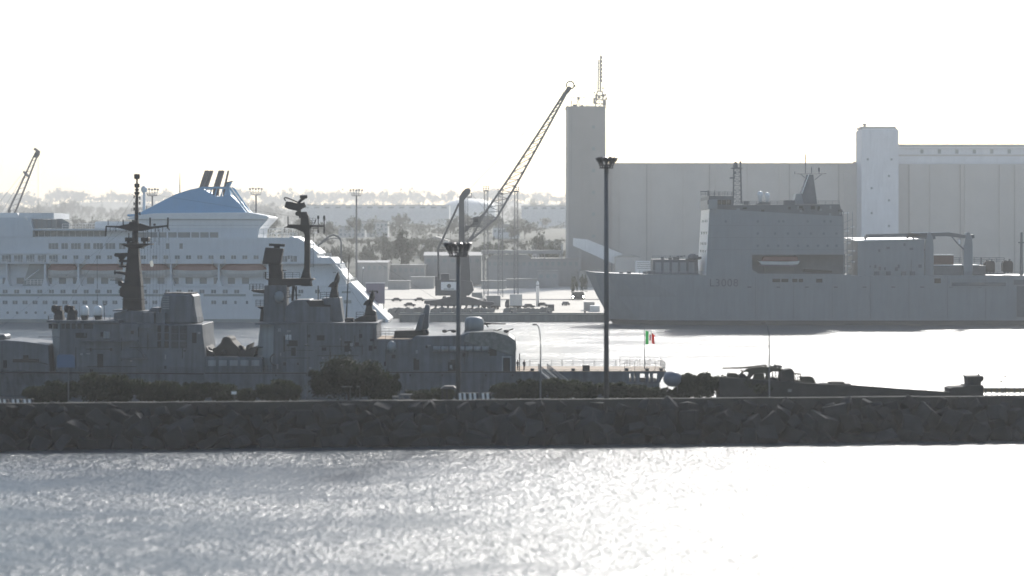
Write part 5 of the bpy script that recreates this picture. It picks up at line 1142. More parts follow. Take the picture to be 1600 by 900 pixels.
# ------------------------------------------------------------------ grain silo
SD = 1000.0
t = thing('grain_silo', 'tall concrete grain silo with head tower and long storage block', 'silo', (X(1100,SD),SD,QZ))
tw = MB().pbox(885.5,167,946,470,SD,17); tw.v = [(x,y,max(z,QZ)) for x,y,z in tw.v]; tower = tw.build('head_tower', M['tconc'], t)
def ppb(name, a,b,c,d,D,dep,m,par,bev=0):
    g = MB().pbox(a,b,c,d,D,dep); g.v = [(x,y,max(z,QZ)) for x,y,z in g.v]; return g.build(name,m,par,bev=bev)
ppb('pilaster',911,168,919,470,SD-.5,.5,M['tconc'],tower); ppb('parapet',884.6,166,946.8,168.5,SD-.3,17.6,M['tconc'],tower); ppb('pilaster',885.3,168,888,470,SD-.25,.25,M['conc'],tower)
blk = ppb('storage_block',946,255.5,1345,470,SD+8,26,M['conc'],t)
ppb('roof_edge',946,254.6,1345,257,SD+7.6,27,M['conc'],blk)
for k in range(8): ppb('pilaster',968+50*k,258,971+50*k,470,SD+7.4,.6,M['conc'],blk)
el = ppb('elevator_tower',1346,203,1404,470,SD-6,16,M['concb'],t)
MB().prism([(X(1346,SD-6),Z(203,SD-6)),(X(1404,SD-6),Z(203,SD-6)),(X(1401,SD-6),Z(200.5,SD-6)),(X(1349,SD-6),Z(200.5,SD-6))],SD-5.5,SD+9.5).build('tower_cap', M['white2'], el)
ppb('tower_roof',1346,197.8,1400,200.4,SD-5,14,M['conc'],el)
MB().lathe(X(1352,SD),SD+2,[(.7,Z(199,SD)),(.7,Z(195,SD)),(1.1,Z(194.5,SD)),(1.1,Z(193,SD)),(.6,Z(192.5,SD))],10).build('vent', M['conc'], el)
for px,py in ((1356,249),(1393,249),(1389,275),(1362,294),(1389,313),(1362,333),(1389,353)): MB().pbox(px-1.6,py-1.6,px+1.6,py+1.6,SD-6.06,.1).build('window', M['stripe'], el)
for k in range(9): MB().pbox(1349+6*k,212,1353+6*k,217,SD-6.04,.1).build('window', M['concb'], el)
rb = ppb('east_block',1404,256,2100,470,SD+4,28,M['conc'],t)
gal = ppb('roof_gallery',1404,231,2100,256,SD+6,20,M['concb'],t); ppb('gallery_roof',1404,225.5,2100,229,SD+5,24,M['conc'],gal); ppb('gallery_lit_strip',1404,229.2,2100,231,SD+4.6,1,M['white2'],gal)  # white strip below the gallery roof paints a lit line
for k in range(9): MB().pbox(1438+27.3*k,233.5,1443+27.3*k,240,SD+5.94,.1).build('window', M['stripe'], gal)
ppb('gallery_band',1404,241.5,2100,244,SD+5.8,.3,M['conc'],gal)
for k in range(6): ppb('pilaster',1453+54.5*k,258,1459+54.5*k,470,SD+3.2,.9,M['conc'],rb)
mb = MB(); mb.pbox(1334,252.5,1338,256,SD+10,2); 
for px,h_ in ((1086,250),(1204,253),(1324,249)): mb.cyl((X(px,SD+10),SD+10,Z(256,SD)),(X(px,SD+10),SD+10,Z(h_,SD)),.08)
mb.build('roof_post', M['steel'], t)
for k in range(9): ppb('pour_joint',946.5,272+20*k,1345,272.7+20*k,SD+7.86,.2,M['conc'],blk); ppb('pour_joint',886,184+26*k,945.5,184.7+26*k,SD-.12,.2,M['tconc'],tower); ppb('pour_joint',1404.5,272+20*k,2100,272.7+20*k,SD+3.86,.2,M['conc'],rb)
for px in (1010,1108,1233,1310): ppb('downpipe',px,257,px+1.1,470,SD+7.5,.4,M['tconc'],blk)
for px in (1420,1500,1585): ppb('downpipe',px,257,px+1.1,470,SD+3.5,.4,M['tconc'],rb)
lad = MB()
for s in (0,.9): lad.cyl((X(952,SD+7)+s,SD+7.5,QZ),(X(952,SD+7)+s,SD+7.5,Z(256,SD)),.09,.09,4)
for k in range(40): lad.cyl((X(952,SD+7),SD+7.5,QZ+1+1.35*k),(X(952,SD+7)+.9,SD+7.5,QZ+1+1.35*k),.07,.07,4)
lad.build('ladder', M['thin'], blk)
for k in range(6): MB().pbox(925,196+34*k,930,201+34*k,SD-.06,.1).build('window', M['stripe'], tower)
# antennas on the head tower
am = lattice(MB(), X(937,SD+8), SD+8, Z(167,SD), Z(141,SD), 4.6, 2.6, 4, .28); lattice(am, X(936.5,SD+8), SD+8, Z(141,SD), Z(92,SD), 1.5, 1.3, 10, .22)
am.cyl((X(938.5,SD+8),SD+8,Z(141,SD)),(X(938.5,SD+8),SD+8,Z(84,SD)),.34); a_ = am.build('antenna_tower', M['thin'], t)
mb = MB()
for k in range(7): mb.pbox(939.5,88+6*k,941.2,92+6*k,SD+7.6,.5)
for px,py,w,h_ in ((927,153,3,9),(930,147,3,8),(944,155,3,10),(946,152,2.5,4),(942,147,2.5,5),(934,150,4,4),(945,146,2,4),(928,143,2,3),(941,136,2.5,3)): mb.pbox(px,py,px+w,py+h_,SD+6.5,1)
mb.build('antenna_panel', M['thin'], a_)
rdm = MB(); rdm.pbox(891,151.5,916,152.4,SD+8,.3); rdm.build('radar_bar', M['thin'], t)
mb = MB(); lattice(mb, X(903.5,SD+8), SD+8, Z(167,SD), Z(153,SD), 1.5, .8, 3, .12); MB().pbox(902,152,906,156,SD+7.6,.8).build('radar_head', M['thin'], t); mb.cyl((X(892.5,SD+8),SD+8,Z(167,SD)),(X(892.5,SD+8),SD+8,Z(155,SD)),.25); MB().pbox(895,163,901,167,SD+6,3).build('roof_box', M['thin'], t); MB().pbox(907,164,912,167,SD+6,3).build('roof_box', M['thin'], t)
for px in (886.5,914,917,920,944,946): mb.cyl((X(px,SD+1),SD+1,Z(167,SD)),(X(px,SD+1),SD+1,Z(162,SD)),.1)
mb.rail([(X(916,SD+1),SD+1,Z(167,SD)),(X(928,SD+1),SD+1,Z(167,SD))],1.4,1.5,.06); mb.build('roof_gear', M['thin'], t)
# sloping conveyor gallery and low sheds below
CD = 965.0
cg = thing('conveyor_gallery', 'inclined conveyor gallery sloping down from the silo tower', 'conveyor', (X(935,CD),CD,QZ))
MB().pprism([(896,372),(918,374),(972,396),(972,412),(958,412),(896,384)],CD,7).build('gallery', M['shedl'], cg)
for k in range(4):
    a = 920+13*k; y_ = 374.5+5.4*k
    MB().prism([(X(a,CD),Z(y_,CD)+.05),(X(a+12.6,CD),Z(y_+5.2,CD)+.05),(X(a+12.6,CD),Z(y_+5.2,CD)+.35),(X(a,CD),Z(y_,CD)+.35)],CD-.4,CD+7.4).build('roof_panel', M['roof'], cg)
for px in (905,930,955): MB().pbox(px,388+(px-905)*.4,px+2.4,462,CD+1,1).build('trestle', M['shed'], cg)
t2 = thing('transfer_house', 'low shed at the silo foot where the conveyor gallery ends', 'shed', (X(990,CD-8),CD-8,QZ))
ppb('wall',962,402,1000,462,CD-8,14,M['conc'],t2); MB().pprism([(960,402),(1002,402),(992,399),(968,399)],CD-8.4,15).build('roof', M['roof'], t2)
t2 = thing('stacked_hopper', 'pale louvred box shed behind the landing ship foredeck', 'shed', (X(1005,CD),CD-20,QZ))
ppb('wall',994,408,1020,462,CD-22,9,M['shedl'],t2)
for k in range(4): MB().pbox(995,410+3*k,1019,411+3*k,CD-22.2,.2).build('slat', M['roof'], t2)

# ------------------------------------------------------------------ mobile harbour crane
KD = 660.0
def KX(px): return X(px,KD)
def KZ(py): return Z(py,KD)
t = thing('harbour_crane', 'large mobile harbour crane with raised lattice boom on the quay', 'crane', (KX(722),KD,QZ))
def kpr(name, pts, D, dep, m=None, par=t, bev=0): return MB().pprism(pts, D, dep).build(name, m or M['crane'], par, bev=bev)
ktw = kpr('tower', [(716.5,420),(717,318),(725,312),(726,385),(733,400),(736,456),(720,456)], KD-1.2, 2.4)
kpr('tower_head', [(717,322),(717.5,308),(722,300),(727,295),(732,293.8),(735.5,297),(734,302),(730.5,306),(725.5,312)], KD-1, 2, par=ktw)
mb = MB(); mb.cyl((KX(717),KD-.6,KZ(318)),(KX(684.5),KD-.6,KZ(389.5)),.32); mb.cyl((KX(684.5),KD-.6,KZ(389.5)),(KX(685),KD-.6,KZ(440)),.32); mb.cyl((KX(717),KD+.6,KZ(318)),(KX(684.5),KD+.6,KZ(389.5)),.32); mb.cyl((KX(684.5),KD+.6,KZ(389.5)),(KX(685),KD+.6,KZ(440)),.32); mb.cyl((KX(684.5),KD,KZ(390)),(KX(718),KD,KZ(390.5)),.16); mb.build('backstay', M['crane'], t)
mb = MB(); lattice(mb, KX(729), KD-1.6, KZ(382), KZ(308), 1.0, 1.0, 20, .05); mb.pbox(729,307,737,308.5,KD-1.5,2); mb.pbox(736,301,737,308,KD-1.4,.2); mb.build('ladder', M['crane'], t)
kpr('cab', [(739,352),(739.5,339.5),(745,338),(752,339),(752.5,344),(749,352.5)], KD-1.4, 2.6, bev=.1)
kpr('cab_platform', [(727,355),(726,352),(740,352.5),(754,352.5),(754,353.8),(735,355),(730,361),(727,361)], KD-1.6, 3)
mb = MB(); mb.rail([(KX(727),KD-1.6,KZ(352)),(KX(739),KD-1.6,KZ(352))],1.2,.8,.05); mb.pbox(735,341,741,343,KD-1,1.6); mb.build('cab_rail', M['crane'], t)
MB().pbox(741,341,747,347,KD-1.46,.08).build('cab_window', M['glass'], t)
up = [(729,379.5),(739,366.5),(758.5,331.5),(794,280),(838,213),(882,145)]; lo = [(729,379.5),(741,371),(776,340.5),(811.5,280),(848,214),(885,146)]
mb = MB()
for yy in (KD-1.1,KD+1.1):
    for ch,r in ((up,.36),(lo,.36)): mb.tube([Vector((KX(a),yy,KZ(b))) for a,b in ch],r)
def along(ch, u):
    n = len(ch)-1; f_ = min(u*n,n-1e-6); i = int(f_); s = f_-i; return (ch[i][0]+(ch[i+1][0]-ch[i][0])*s, ch[i][1]+(ch[i+1][1]-ch[i][1])*s)
NB = 30
for k in range(5,NB):
    a = along(up,k/NB); b = along(lo,(k+1)/NB); c = along(lo,k/NB)
    for yy in (KD-1.1,KD+1.1):
        mb.cyl((KX(a[0]),yy,KZ(a[1])),(KX(b[0]),yy,KZ(b[1])),.13,.13,4); mb.cyl((KX(a[0]),yy,KZ(a[1])),(KX(c[0]),yy,KZ(c[1])),.11,.11,4)
    mb.cyl((KX(a[0]),KD-1.1,KZ(a[1])),(KX(a[0]),KD+1.1,KZ(a[1])),.07,.07,4); mb.cyl((KX(c[0]),KD-1.1,KZ(c[1])),(KX(c[0]),KD+1.1,KZ(c[1])),.07,.07,4)
bo = mb.build('lattice_boom', M['thin'], t)
kpr('boom_root', [(727,382),(738,366),(741,369),(732,383)], KD-1, 2, par=bo)
kpr('boom_head', [(876,156),(881,145),(885,138),(889,134),(893,137),(891,142),(886,147),(880,157)], KD-.9, 1.8, par=bo)
mb = MB(); pts = [Vector((KX(891+6*math.cos(a*.3927)),KD,KZ(133+6*math.sin(a*.3927)))) for a in range(17)]; mb.tube(pts,.22); mb.cyl((KX(897),KD,KZ(134.5)),(KX(899.5),KD,KZ(134.5)),.3); mb.cyl((KX(894),KD,KZ(137)),(KX(899),KD,KZ(139)),.1); mb.build('head_sheave', M['crane'], bo)
mb = MB()
for yy in (-.5,.5): mb.cyl((KX(733),KD+yy,KZ(296)),(KX(886),KD+yy,KZ(138)),.05,.05,4)
mb.cyl((KX(734),KD,KZ(300)),(KX(760),KD,KZ(330)),.05,.05,4); mb.cyl((KX(735),KD,KZ(297)),(KX(820),KD,KZ(240)),.03,.03,4); mb.cyl((KX(893),KD,KZ(139)),(KX(893),KD,KZ(300)),.03,.03,4); mb.build('hoist_rope', M['thin'], t)
mb = MB(); mb.cyl((KX(726),KD,KZ(362)),(KX(757),KD,KZ(333)),.35,.3); mb.build('luffing_ram', M['crane'], t)
mh = kpr('machine_house', [(680,462),(680,432),(684,432),(684,437),(722,438),(737,440),(740,454),(733,462)], KD-3, 6)
kpr('engine_box', [(689,437.5),(689,427.5),(701,427.5),(702,437.5)], KD-2.4, 4, par=mh)
sg = MB().pbox(689,440.5,713.5,453.5,KD-3.1,.08).build('name_board', M['white2'], mh)
MB().cyl((KX(702),KD-3.14,KZ(446.5)),(KX(702),KD-3.1,KZ(446.5)),.72,.72,16).build('round_emblem', M['dsteel'], sg)
for k in range(8): MB().pbox(693.5+2.1*k,451,695+2.1*k,452.4,KD-3.14,.03).build('letter', M['dsteel'], sg)
kpr('turntable', [(704,462),(728,462),(730,467),(702,467)], KD-2, 4)
kpr('chassis', [(663,470),(663,474),(672,477),(765,477.5),(772,475),(771,472),(752,470),(733,464.5),(700,464.5),(684,469)], KD-3, 6)
for px in (668,764): kpr('outrigger', [(px-3,473),(px+3,473),(px+2.5,484),(px+5,487),(px-5,487),(px-2.5,484)], KD-4, 8)
for k in range(9):
    px = 680+9.6*k; g = MB()
    g.cyl((KX(px),KD-3.1,KZ(483.3)),(KX(px),KD-2.5,KZ(483.3)),.75,.75,12); g.build('wheel', M['tyre'], t); kpr('axle_arm', [(px-1,477),(px+3,477),(px+1.5,483),(px-.5,483)], KD-2.4, .5)
kpr('side_cabinet', [(737,463),(737,457.5),(753,457),(754.5,467),(740,464)], KD-2.6, 4, M['roof']); 

# left crane: only the boom shows above the cruise ship
LD = 700.0; t = thing('harbour_crane', 'crane boom rising behind the cruise ship at the left edge', 'crane', (X(0,LD),LD,QZ))
def LX(p): return X(p,LD)
def LZ(p): return Z(p,LD)
mb = MB(); mb.cyl((LX(14),LD-1,LZ(331)),(LX(54),LD-.6,LZ(243)),.36,.3); mb.cyl((LX(23),LD+1,LZ(331)),(LX(57),LD+.6,LZ(245)),.36,.3); mb.cyl((LX(-22),LD,LZ(410)),(LX(16),LD,LZ(328)),.5,.45)
mb.cyl((LX(-13),LD+1,LZ(412)),(LX(23),LD+1,LZ(331)),.4,.36)
for k in range(10): u = k/10; mb.cyl((LX(14+40*u),LD-1,LZ(331-88*u)),(LX(23+34*(u+.05)),LD+1,LZ(331-86*(u+.05))),.08,.08,4)
mb.pprism([(35.5,268.5),(37,267),(39.5,269),(44,275),(43,276.5),(39,274)],LD-1.2,2.4); bo = mb.build('boom', M['thin'], t)
MB().pprism([(52,246),(53.5,240),(56,236),(52,233.5),(54,230.8),(58,233.5),(61,236),(60,242),(57,246)],LD-1,2).build('boom_head', M['crane'], bo)
mb = MB()
for a,b in (((36,270),(-20,340)),((39,272),(2,332)),((40,272),(10,331)),((59.5,240),(59.5,335))): mb.cyl((LX(a[0]),LD,LZ(a[1])),(LX(b[0]),LD,LZ(b[1])),.05,.05,4)
mb.build('rope', M['thin'], t)
mb = MB(); mb.box(LX(-40),LX(0),LD-4,LD+4,QZ,QZ+14); mb.frust(LX(-20),LD,QZ+14,LZ(405),4,4,3,3); mb.build('machine_house', M['crane'], t)

# ------------------------------------------------------------------ light masts of the far port
def port_mast(px, top, D, lb, base=None):
    x = X(px,D); zt = Z(top,D); t = thing('light_mast', lb, 'light mast', (x,D,QZ), 'light masts of the far port')
    MB().cyl((x,D,QZ),(x,D,zt-2.5),.45,.3,8).build('pole', M['steel'], t)
    w = 9/F*D; mb = MB(); mb.box(x-w*.72,x+w*.72,D-w*.5,D+w*.5,zt-2.6,zt-2.35); mb.rail([(x-w*.72,D-w*.5,zt-2.4),(x+w*.72,D-w*.5,zt-2.4)],1.0,.8,.05); mb.build('platform', M['steel'], t)
    for k in range(5):
        xx = x+w*(-1+.5*k); mb = MB().box(xx-.35,xx+.35,D-w*.4,D-w*.4+.5,zt-.6+.12*(k%2),zt+.15*(k%2)); mb.cyl((xx*.8+x*.2,D-w*.4+.3,zt-2.4),(xx,D-w*.4+.3,zt-.5),.08); mb.build('floodlight', M['steel'], t)
port_mast(238,295,700,'far light mast beside the white radome of the cruise ship'); port_mast(400,294,720,'far light mast right of the blue funnel'); port_mast(557,296,760,'far light mast standing clear left of the harbour crane')
for i,(px,top,base,w,D,lb) in enumerate(((759.5,292,395,5.5,760,'lattice light tower left of the raised crane boom'),(782,296,395,6,800,'lattice light tower crossed by the crane boom'),(806.5,293,395,5,770,'lattice light tower closest to the silo'))):
    x = X(px,D); t = thing('lattice_tower', lb, 'light tower', (x,D,QZ), 'lattice light towers')
    lattice(MB(), x, D, QZ, Z(top+7,D), w/F*D*1.25, w/F*D, 16, .16).build('lattice', M['thin'], t)
    k = D/F; MB().box(x-4.5*k,x+4.5*k,D-1.2,D+1.2,Z(top+7,D),Z(top+5,D)).build('platform', M['steel'], t)
    for j in range(3):
        for r_ in range(2): MB().box(x+(-4.5+3.6*j)*k,x+(-2.6+3.6*j)*k,D-1.4,D-1,Z(top+4-3*r_,D),Z(top+2-3*r_,D)).build('floodlight', M['steel'], t)

# ------------------------------------------------------------------ port sheds and quay clutter
def shed(px0, top, px1, D, lb, m='shed', ridge=0, dep=25, roofm='roof', doors=0, wins=0, name='warehouse', cat='warehouse', z0=QZ, eave=.5):
    x0, x1, zt = X(px0,D), X(px1,D), Z(top,D); t = thing(name, lb, cat, ((x0+x1)/2,D,z0))
    MB().box(x0,x1,D,D+dep,z0,zt).build('wall', M[m], t)
    if ridge:
        g = MB(); zr = zt+ridge; e = eave
        g.hexa([(x0-e,D-e,zt+.01),(x1+e,D-e,zt+.01),(x1+e,D+dep/2,zr-.3),(x0-e,D+dep/2,zr-.3),(x0-e,D-e,zt+.3),(x1+e,D-e,zt+.3),(x1+e,D+dep/2,zr),(x0-e,D+dep/2,zr)])
        g.hexa([(x0-e,D+dep/2,zr-.3),(x1+e,D+dep/2,zr-.3),(x1+e,D+dep+e,zt+.01),(x0-e,D+dep+e,zt+.01),(x0-e,D+dep/2,zr),(x1+e,D+dep/2,zr),(x1+e,D+dep+e,zt+.3),(x0-e,D+dep+e,zt+.3)]); g.build('roof', M[roofm], t)
    else: MB().box(x0-.3,x1+.3,D-.4,D+dep+.3,zt,zt+.45).build('roof', M[roofm], t)
    for k in range(doors):
        c = x0+(x1-x0)*(k+.5)/doors; w = (x1-x0)/doors*.28; h_ = min(5.,(zt-z0)*.6); MB().box(c-w,c+w,D-.06,D+.04,z0+.02,z0+h_).build('door', M['shed'], t)
    for k in range(wins):
        c = x0+(x1-x0)*(k+.5)/wins; w = (x1-x0)/wins*.26; MB().box(c-w,c+w,D-.06,D+.04,zt-3.2,zt-1.4).build('window', M['stripe'], t)
    return t
shed(556,411,606,965,'dark long shed just right of the cruise ship stern',ridge=1.2,doors=3,wins=6)
shed(596,415,664,985,'flat dark shed between the stern of the cruise ship and the crane',doors=4,wins=8)
shed(663,400,752,1005,'taller dark warehouse directly behind the harbour crane',ridge=2,doors=3,wins=7)
t = shed(760,405,905,980,'terminal building with a long canopy roof left of the silo',doors=5,wins=16,name='terminal_building',cat='building')
cn = MB(); cn.pbox(752,391,878,396.5,978,14); c_ = cn.build('canopy', M['shed'], t)
for px in (754,800,850,876): MB().pbox(px,396.5,px+1.6,455,979,.5).build('column', M['shed'], t)
MB().pprism([(762,405),(770,398),(824,398),(832,405)],979,10).build('lower_roof', M['roof'], t)
shed(905,425,940,955,'small dark block at the foot of the silo tower',doors=2,wins=3,name='port_office',cat='building')
shed(840,424,872,945,'low port hut in front of the terminal building',m='shed',doors=1,wins=3,name='port_hut',cat='hut',dep=8)
for i,(a,tp,b,D,lb,m) in enumerate(((606,440,640,915,'low pale wall-like shed on the apron behind the plum board','shed'),(642,434,678,930,'low dark shed just left of the crane machine house','shed'),(752,440,790,925,'low dark shed right of the crane base','shed'),(792,437,838,938,'row of low stores before the terminal building','shed'))):
    shed(a,tp,b,D,lb,m=m,doors=3,wins=0,dep=9)
# plum coloured board beside the cruise stern
D = 640; t = thing('billboard', 'large plum-coloured board standing beside the cruise ship stern', 'billboard', (X(586,D),D,QZ))
MB().pbox(572,442.5,601,474.5,D,.4).build('panel', M['plum'], t); MB().pbox(571,441.6,601.6,442.6,D-.1,.7).build('top_rail', M['white2'], t)
for px in (574,586,599): MB().pbox(px,474.5,px+1.2,487,D+.05,.3).build('leg', M['steel'], t)
D = 655; t = thing('light_pole', 'short leaning pole with a lamp by the plum board', 'pole', (X(565,D),D,QZ))
MB().cyl((X(563.5,D),D,QZ),(X(567.5,D),D,Z(420,D)),.12).build('shaft', M['steel'], t); MB().ball((X(567.5,D),D,Z(418.5,D)),.35,.35,.35).build('lamp', M['white2'], t)
# leaning concrete barrier blocks along the quay
rng = random.Random(9); k = 0
BL = []
for s in range(3):
    g = MB(); w = 1.0+.15*s; g.prism([(-w,0),(w*.9,0),(w*1.15,1.55),(w*.2,1.75),(-w*.55,1.4)],0,.6); BL.append(mesh_of(g,'quay_block',M['qwall']))
spots = [609,615,621,627,635,641,648,654,662]+[676+6.2*i for i in range(16)]+[790,797,803,811,818,824,831,838,846,852,858]
for i,px in enumerate(spots):
    D = 634+rng.uniform(-2,2); o = bpy.data.objects.new('quay_block', BL[i%3]); COL.objects.link(o); o.location = (X(px,D),D,QZ+.25*0); o.rotation_euler = (0,0,rng.uniform(-.3,.3)); o.scale = (.85,1,rng.uniform(.75,1.1))
    tag(o,'leaning concrete block on the quay edge, number %d from the left in its row' % (i+1),'concrete block','leaning concrete blocks on the quay')
# vehicles and containers on the quay
def truck(px0, px1, top, D, lb, box='shed', light=False):
    t = thing('lorry', lb, 'lorry', (X((px0+px1)/2,D),D,QZ)); s = F/D; zb = QZ+1.0; cw = (px1-px0)*.28
    MB().box(X(px0+cw,D),X(px1,D),D,D+2.5,zb+.2,Z(top,D)).build('cargo_box', M[box], t); 
    MB().prism([(X(px0,D),zb-.3),(X(px0+cw*.92,D),zb-.3),(X(px0+cw*.92,D),zb+2.3),(X(px0+cw*.3,D),zb+2.3),(X(px0,D),zb+1.1)],D,D+2.4).build('cab', M['crane'], t)
    MB().box(X(px0+cw*.9,D),X(px1,D),D+.3,D+2.1,zb-.2,zb+.2).build('chassis', M['dark'], t)
    MB().prism([(X(px0+cw*.12,D),zb+1.15),(X(px0+cw*.6,D),zb+1.15),(X(px0+cw*.6,D),zb+2.05),(X(px0+cw*.38,D),zb+2.05)],D-.04,D).build('window', M['glass'], t)
    for u in (.15,.55,.7,.85): MB().cyl((X(px0+(px1-px0)*u,D),D-.05,QZ+.5),(X(px0+(px1-px0)*u,D),D+.4,QZ+.5),.5,.5,12).build('wheel', M['tyre'], t)
    return t
truck(752,782,462,662,'lorry with grey box parked right of the harbour crane')
truck(789,816,460,664,'lorry with tall brown-grey box on the quay','brown' and 'house')
truck(690,716,464,700,'lorry seen behind the harbour crane wheels','shedl')
t = thing('van', 'dark van with both headlights on facing us at the silo foot', 'van', (X(903.5,760),760,QZ)); D = 760; x = X(903.5,D)
MB().prism([(x-2.5,QZ+.4),(x+2.5,QZ+.4),(x+2.5,QZ+1.6),(x+2.1,QZ+3.1),(x-2.1,QZ+3.1),(x-2.5,QZ+1.6)],D,D+6).build('body', M['dark'], t, bev=.2)
MB().prism([(x-2.1,QZ+1.75),(x+2.1,QZ+1.75),(x+1.85,QZ+2.8),(x-1.85,QZ+2.8)],D-.05,D-.01).build('windscreen', M['glass'], t)
for s in (-2.05,2.05): MB().cyl((x+s,D-.1,QZ+1.3),(x+s,D,QZ+1.3),.26,.26,12).build('headlight', M['head'], t)
for s in (-2.1,2.1): MB().cyl((x+s-.2,D+1,QZ+.5),(x+s+.2,D+1,QZ+.5),.5,.5,12).build('wheel', M['tyre'], t)
cars = [(640,690,'small car on the apron left of the crane'),(668,720,'small car parked before the low dark shed'),(826,676,'small car near the leaning blocks'),(848,690,'small car in front of the port hut'),(884,700,'small car near the silo corner'),(620,745,'small car by the far sheds on the left'),(655,748,'small car by the far sheds, right of the other')]
def car_proto():
    t = thing('parked_car','', 'car', (0,0,0), 'cars parked on the quay')
    MB().prism([(-2.1,.3),(2.1,.3),(2.15,.75),(1.2,.9),(.7,1.42),(-.9,1.42),(-1.5,.9),(-2.1,.8)],-.85,.85).build('body', M['crane'], t, bev=.08)
    MB().prism([(-1.3,.92),(1.05,.92),(.62,1.35),(-.85,1.35)],-.87,.87).build('window', M['glass'], t)
    for a in (-1.3,1.3):
        for b in (-.86,.66): MB().cyl((a,b,.32),(a,b+.2,.32),.32,.32,12).build('wheel', M['tyre'], t)
    return t
cp = car_proto()
for i,(px,D,lb) in enumerate(cars):
    o = cp if i==0 else copy_tree(cp); o.location = (X(px,D),D,QZ); o.rotation_euler = (0,0,[.1,1.4,.4,-.2,1.2,.0,3.1][i]); o['label'] = lb
BO = mesh_of(MB().lathe(0,0,[(.35,0),(.28,.15),(.25,.6),(.45,.75),(.4,.95),(.1,1.0)],10),'bollard',M['dsteel'])
for i,px in enumerate((617,668,735,800,857,914)):
    D = 626.5; o = bpy.data.objects.new('bollard', BO); COL.objects.link(o); o.location = (X(px,D),D,QZ); tag(o,'squat mooring bollard at the far quay edge, '+['leftmost','second','third','fourth','fifth','rightmost'][i]+' of six','bollard','mooring bollards on the far quay')
t = thing('people_group', 'small standing figure on the quay behind the concrete blocks', 'person', (0,0,0)); bpy.data.objects.remove(t)
D = 690; t = thing('storage_tank', 'small white upright tank before the terminal building', 'tank', (X(840,D),D,QZ))
MB().lathe(X(840,D),D,[(.55,QZ),(.55,Z(442,D)),(.3,Z(440,D)),(.05,Z(439,D))],12).build('shell', M['white2'], t, True); MB().lathe(X(840,D),D,[(.62,Z(446,D)),(.62,Z(445,D))],12).build('band', M['steel'], t)
rng = random.Random(21)
for i,(px,tp,w,D,m,lb) in enumerate(((861,476,10,648,'crane','dark container end-on beside the leaning blocks'),(930,478,14,641,'shedl','pale container at the quay corner by the ship bow'),(921,472,16,650,'shed','dark container behind the pale one at the quay corner'),(742,468,12,690,'shedl','pale container behind the lorry with grey box'),(716,470,9,705,'roof','pale cabin container behind the crane legs'))):
    x0,x1 = X(px-w/2,D),X(px+w/2,D); zt = Z(tp,D); t = thing('container', lb, 'container', ((x0+x1)/2,D,QZ), 'containers on the quay')
    MB().box(x0,x1,D,D+6,QZ,zt).build('box', M[m], t)
    for k in range(4): c = x0+(x1-x0)*(k+.5)/4; MB().box(c-.12,c+.12,D-.08,D,QZ+.15,zt-.15).build('rib', M[m], t)

# ------------------------------------------------------------------ far buildings on the slope
def far(px0,top,px1,bot,D,lb,m='house',nw=4,rows=2,ridge=0,dep=20,cat='building',name='far_building'):
    x0,x1 = X(px0,D),X(px1,D); zt = Z(top,D); z0 = min(terrain((x0+x1)/2,D),Z(bot,D))-1.5
    t = thing(name, lb, cat, ((x0+x1)/2,D,z0)); MB().box(x0,x1,D,D+dep,z0,zt).build('wall', M[m], t)
    if ridge: MB().prism([(x0-.6,zt),(x1+.6,zt),((x0+x1)/2,zt+ridge)],D-.6,D+dep+.6).build('roof', M['roof'], t)
    else: MB().box(x0-.4,x1+.4,D-.4,D+dep+.4,zt,zt+.6).build('roof', M['roof'], t)
    for r_ in range(rows):
        for k in range(nw):
            c = x0+(x1-x0)*(k+.5)/nw; w = (x1-x0)/nw*.25; zc = zt-2.4-3.6*r_; MB().box(c-w,c+w,D-.08,D+.05,zc-.9,zc+.9).build('window', M['stripe'], t)
far(470,321,702,372,2300,'vast pale warehouse with flat roof on the slope','shedl',14,1,name='far_warehouse',cat='warehouse',dep=40)
far(815,322,900,380,2250,'pale flat warehouse on the slope left of the silo','shedl',6,1,name='far_warehouse',cat='warehouse',dep=40)
far(529,355,570,392,1580,'block of flats on the slope behind the frigate aft mast','house',6,3); far(563,347,606,390,1640,'wider block of flats right of the other on the slope','house',7,3)
far(660,376,700,410,1310,'low pale house behind the crane tower','house',5,1,3); far(770,356,812,395,1450,'hip-roofed hall between the lattice light towers','shedl',6,1,3)
far(832,380,880,408,1185,'low store right of the lattice light towers','house',5,1,2)
D = 2500; t = thing('storage_dome', 'grey shallow storage dome behind the harbour crane tower', 'dome', (X(733,D),D,20)); r_ = X(775,D)-X(733,D)
MB().lathe(X(733,D),D+r_,[(r_,20),(r_,Z(322,D)),(r_*.9,Z(318,D)),(r_*.7,Z(313.5,D)),(r_*.4,Z(310.5,D)),(.3,Z(309.5,D))],32).build('shell', M['shedl'], t, True)
MB().lathe(X(733,D),D+r_,[(1.2,Z(309.8,D)),(1.2,Z(308.5,D)),(.2,Z(308,D))],10).build('vent', M['roof'], t)

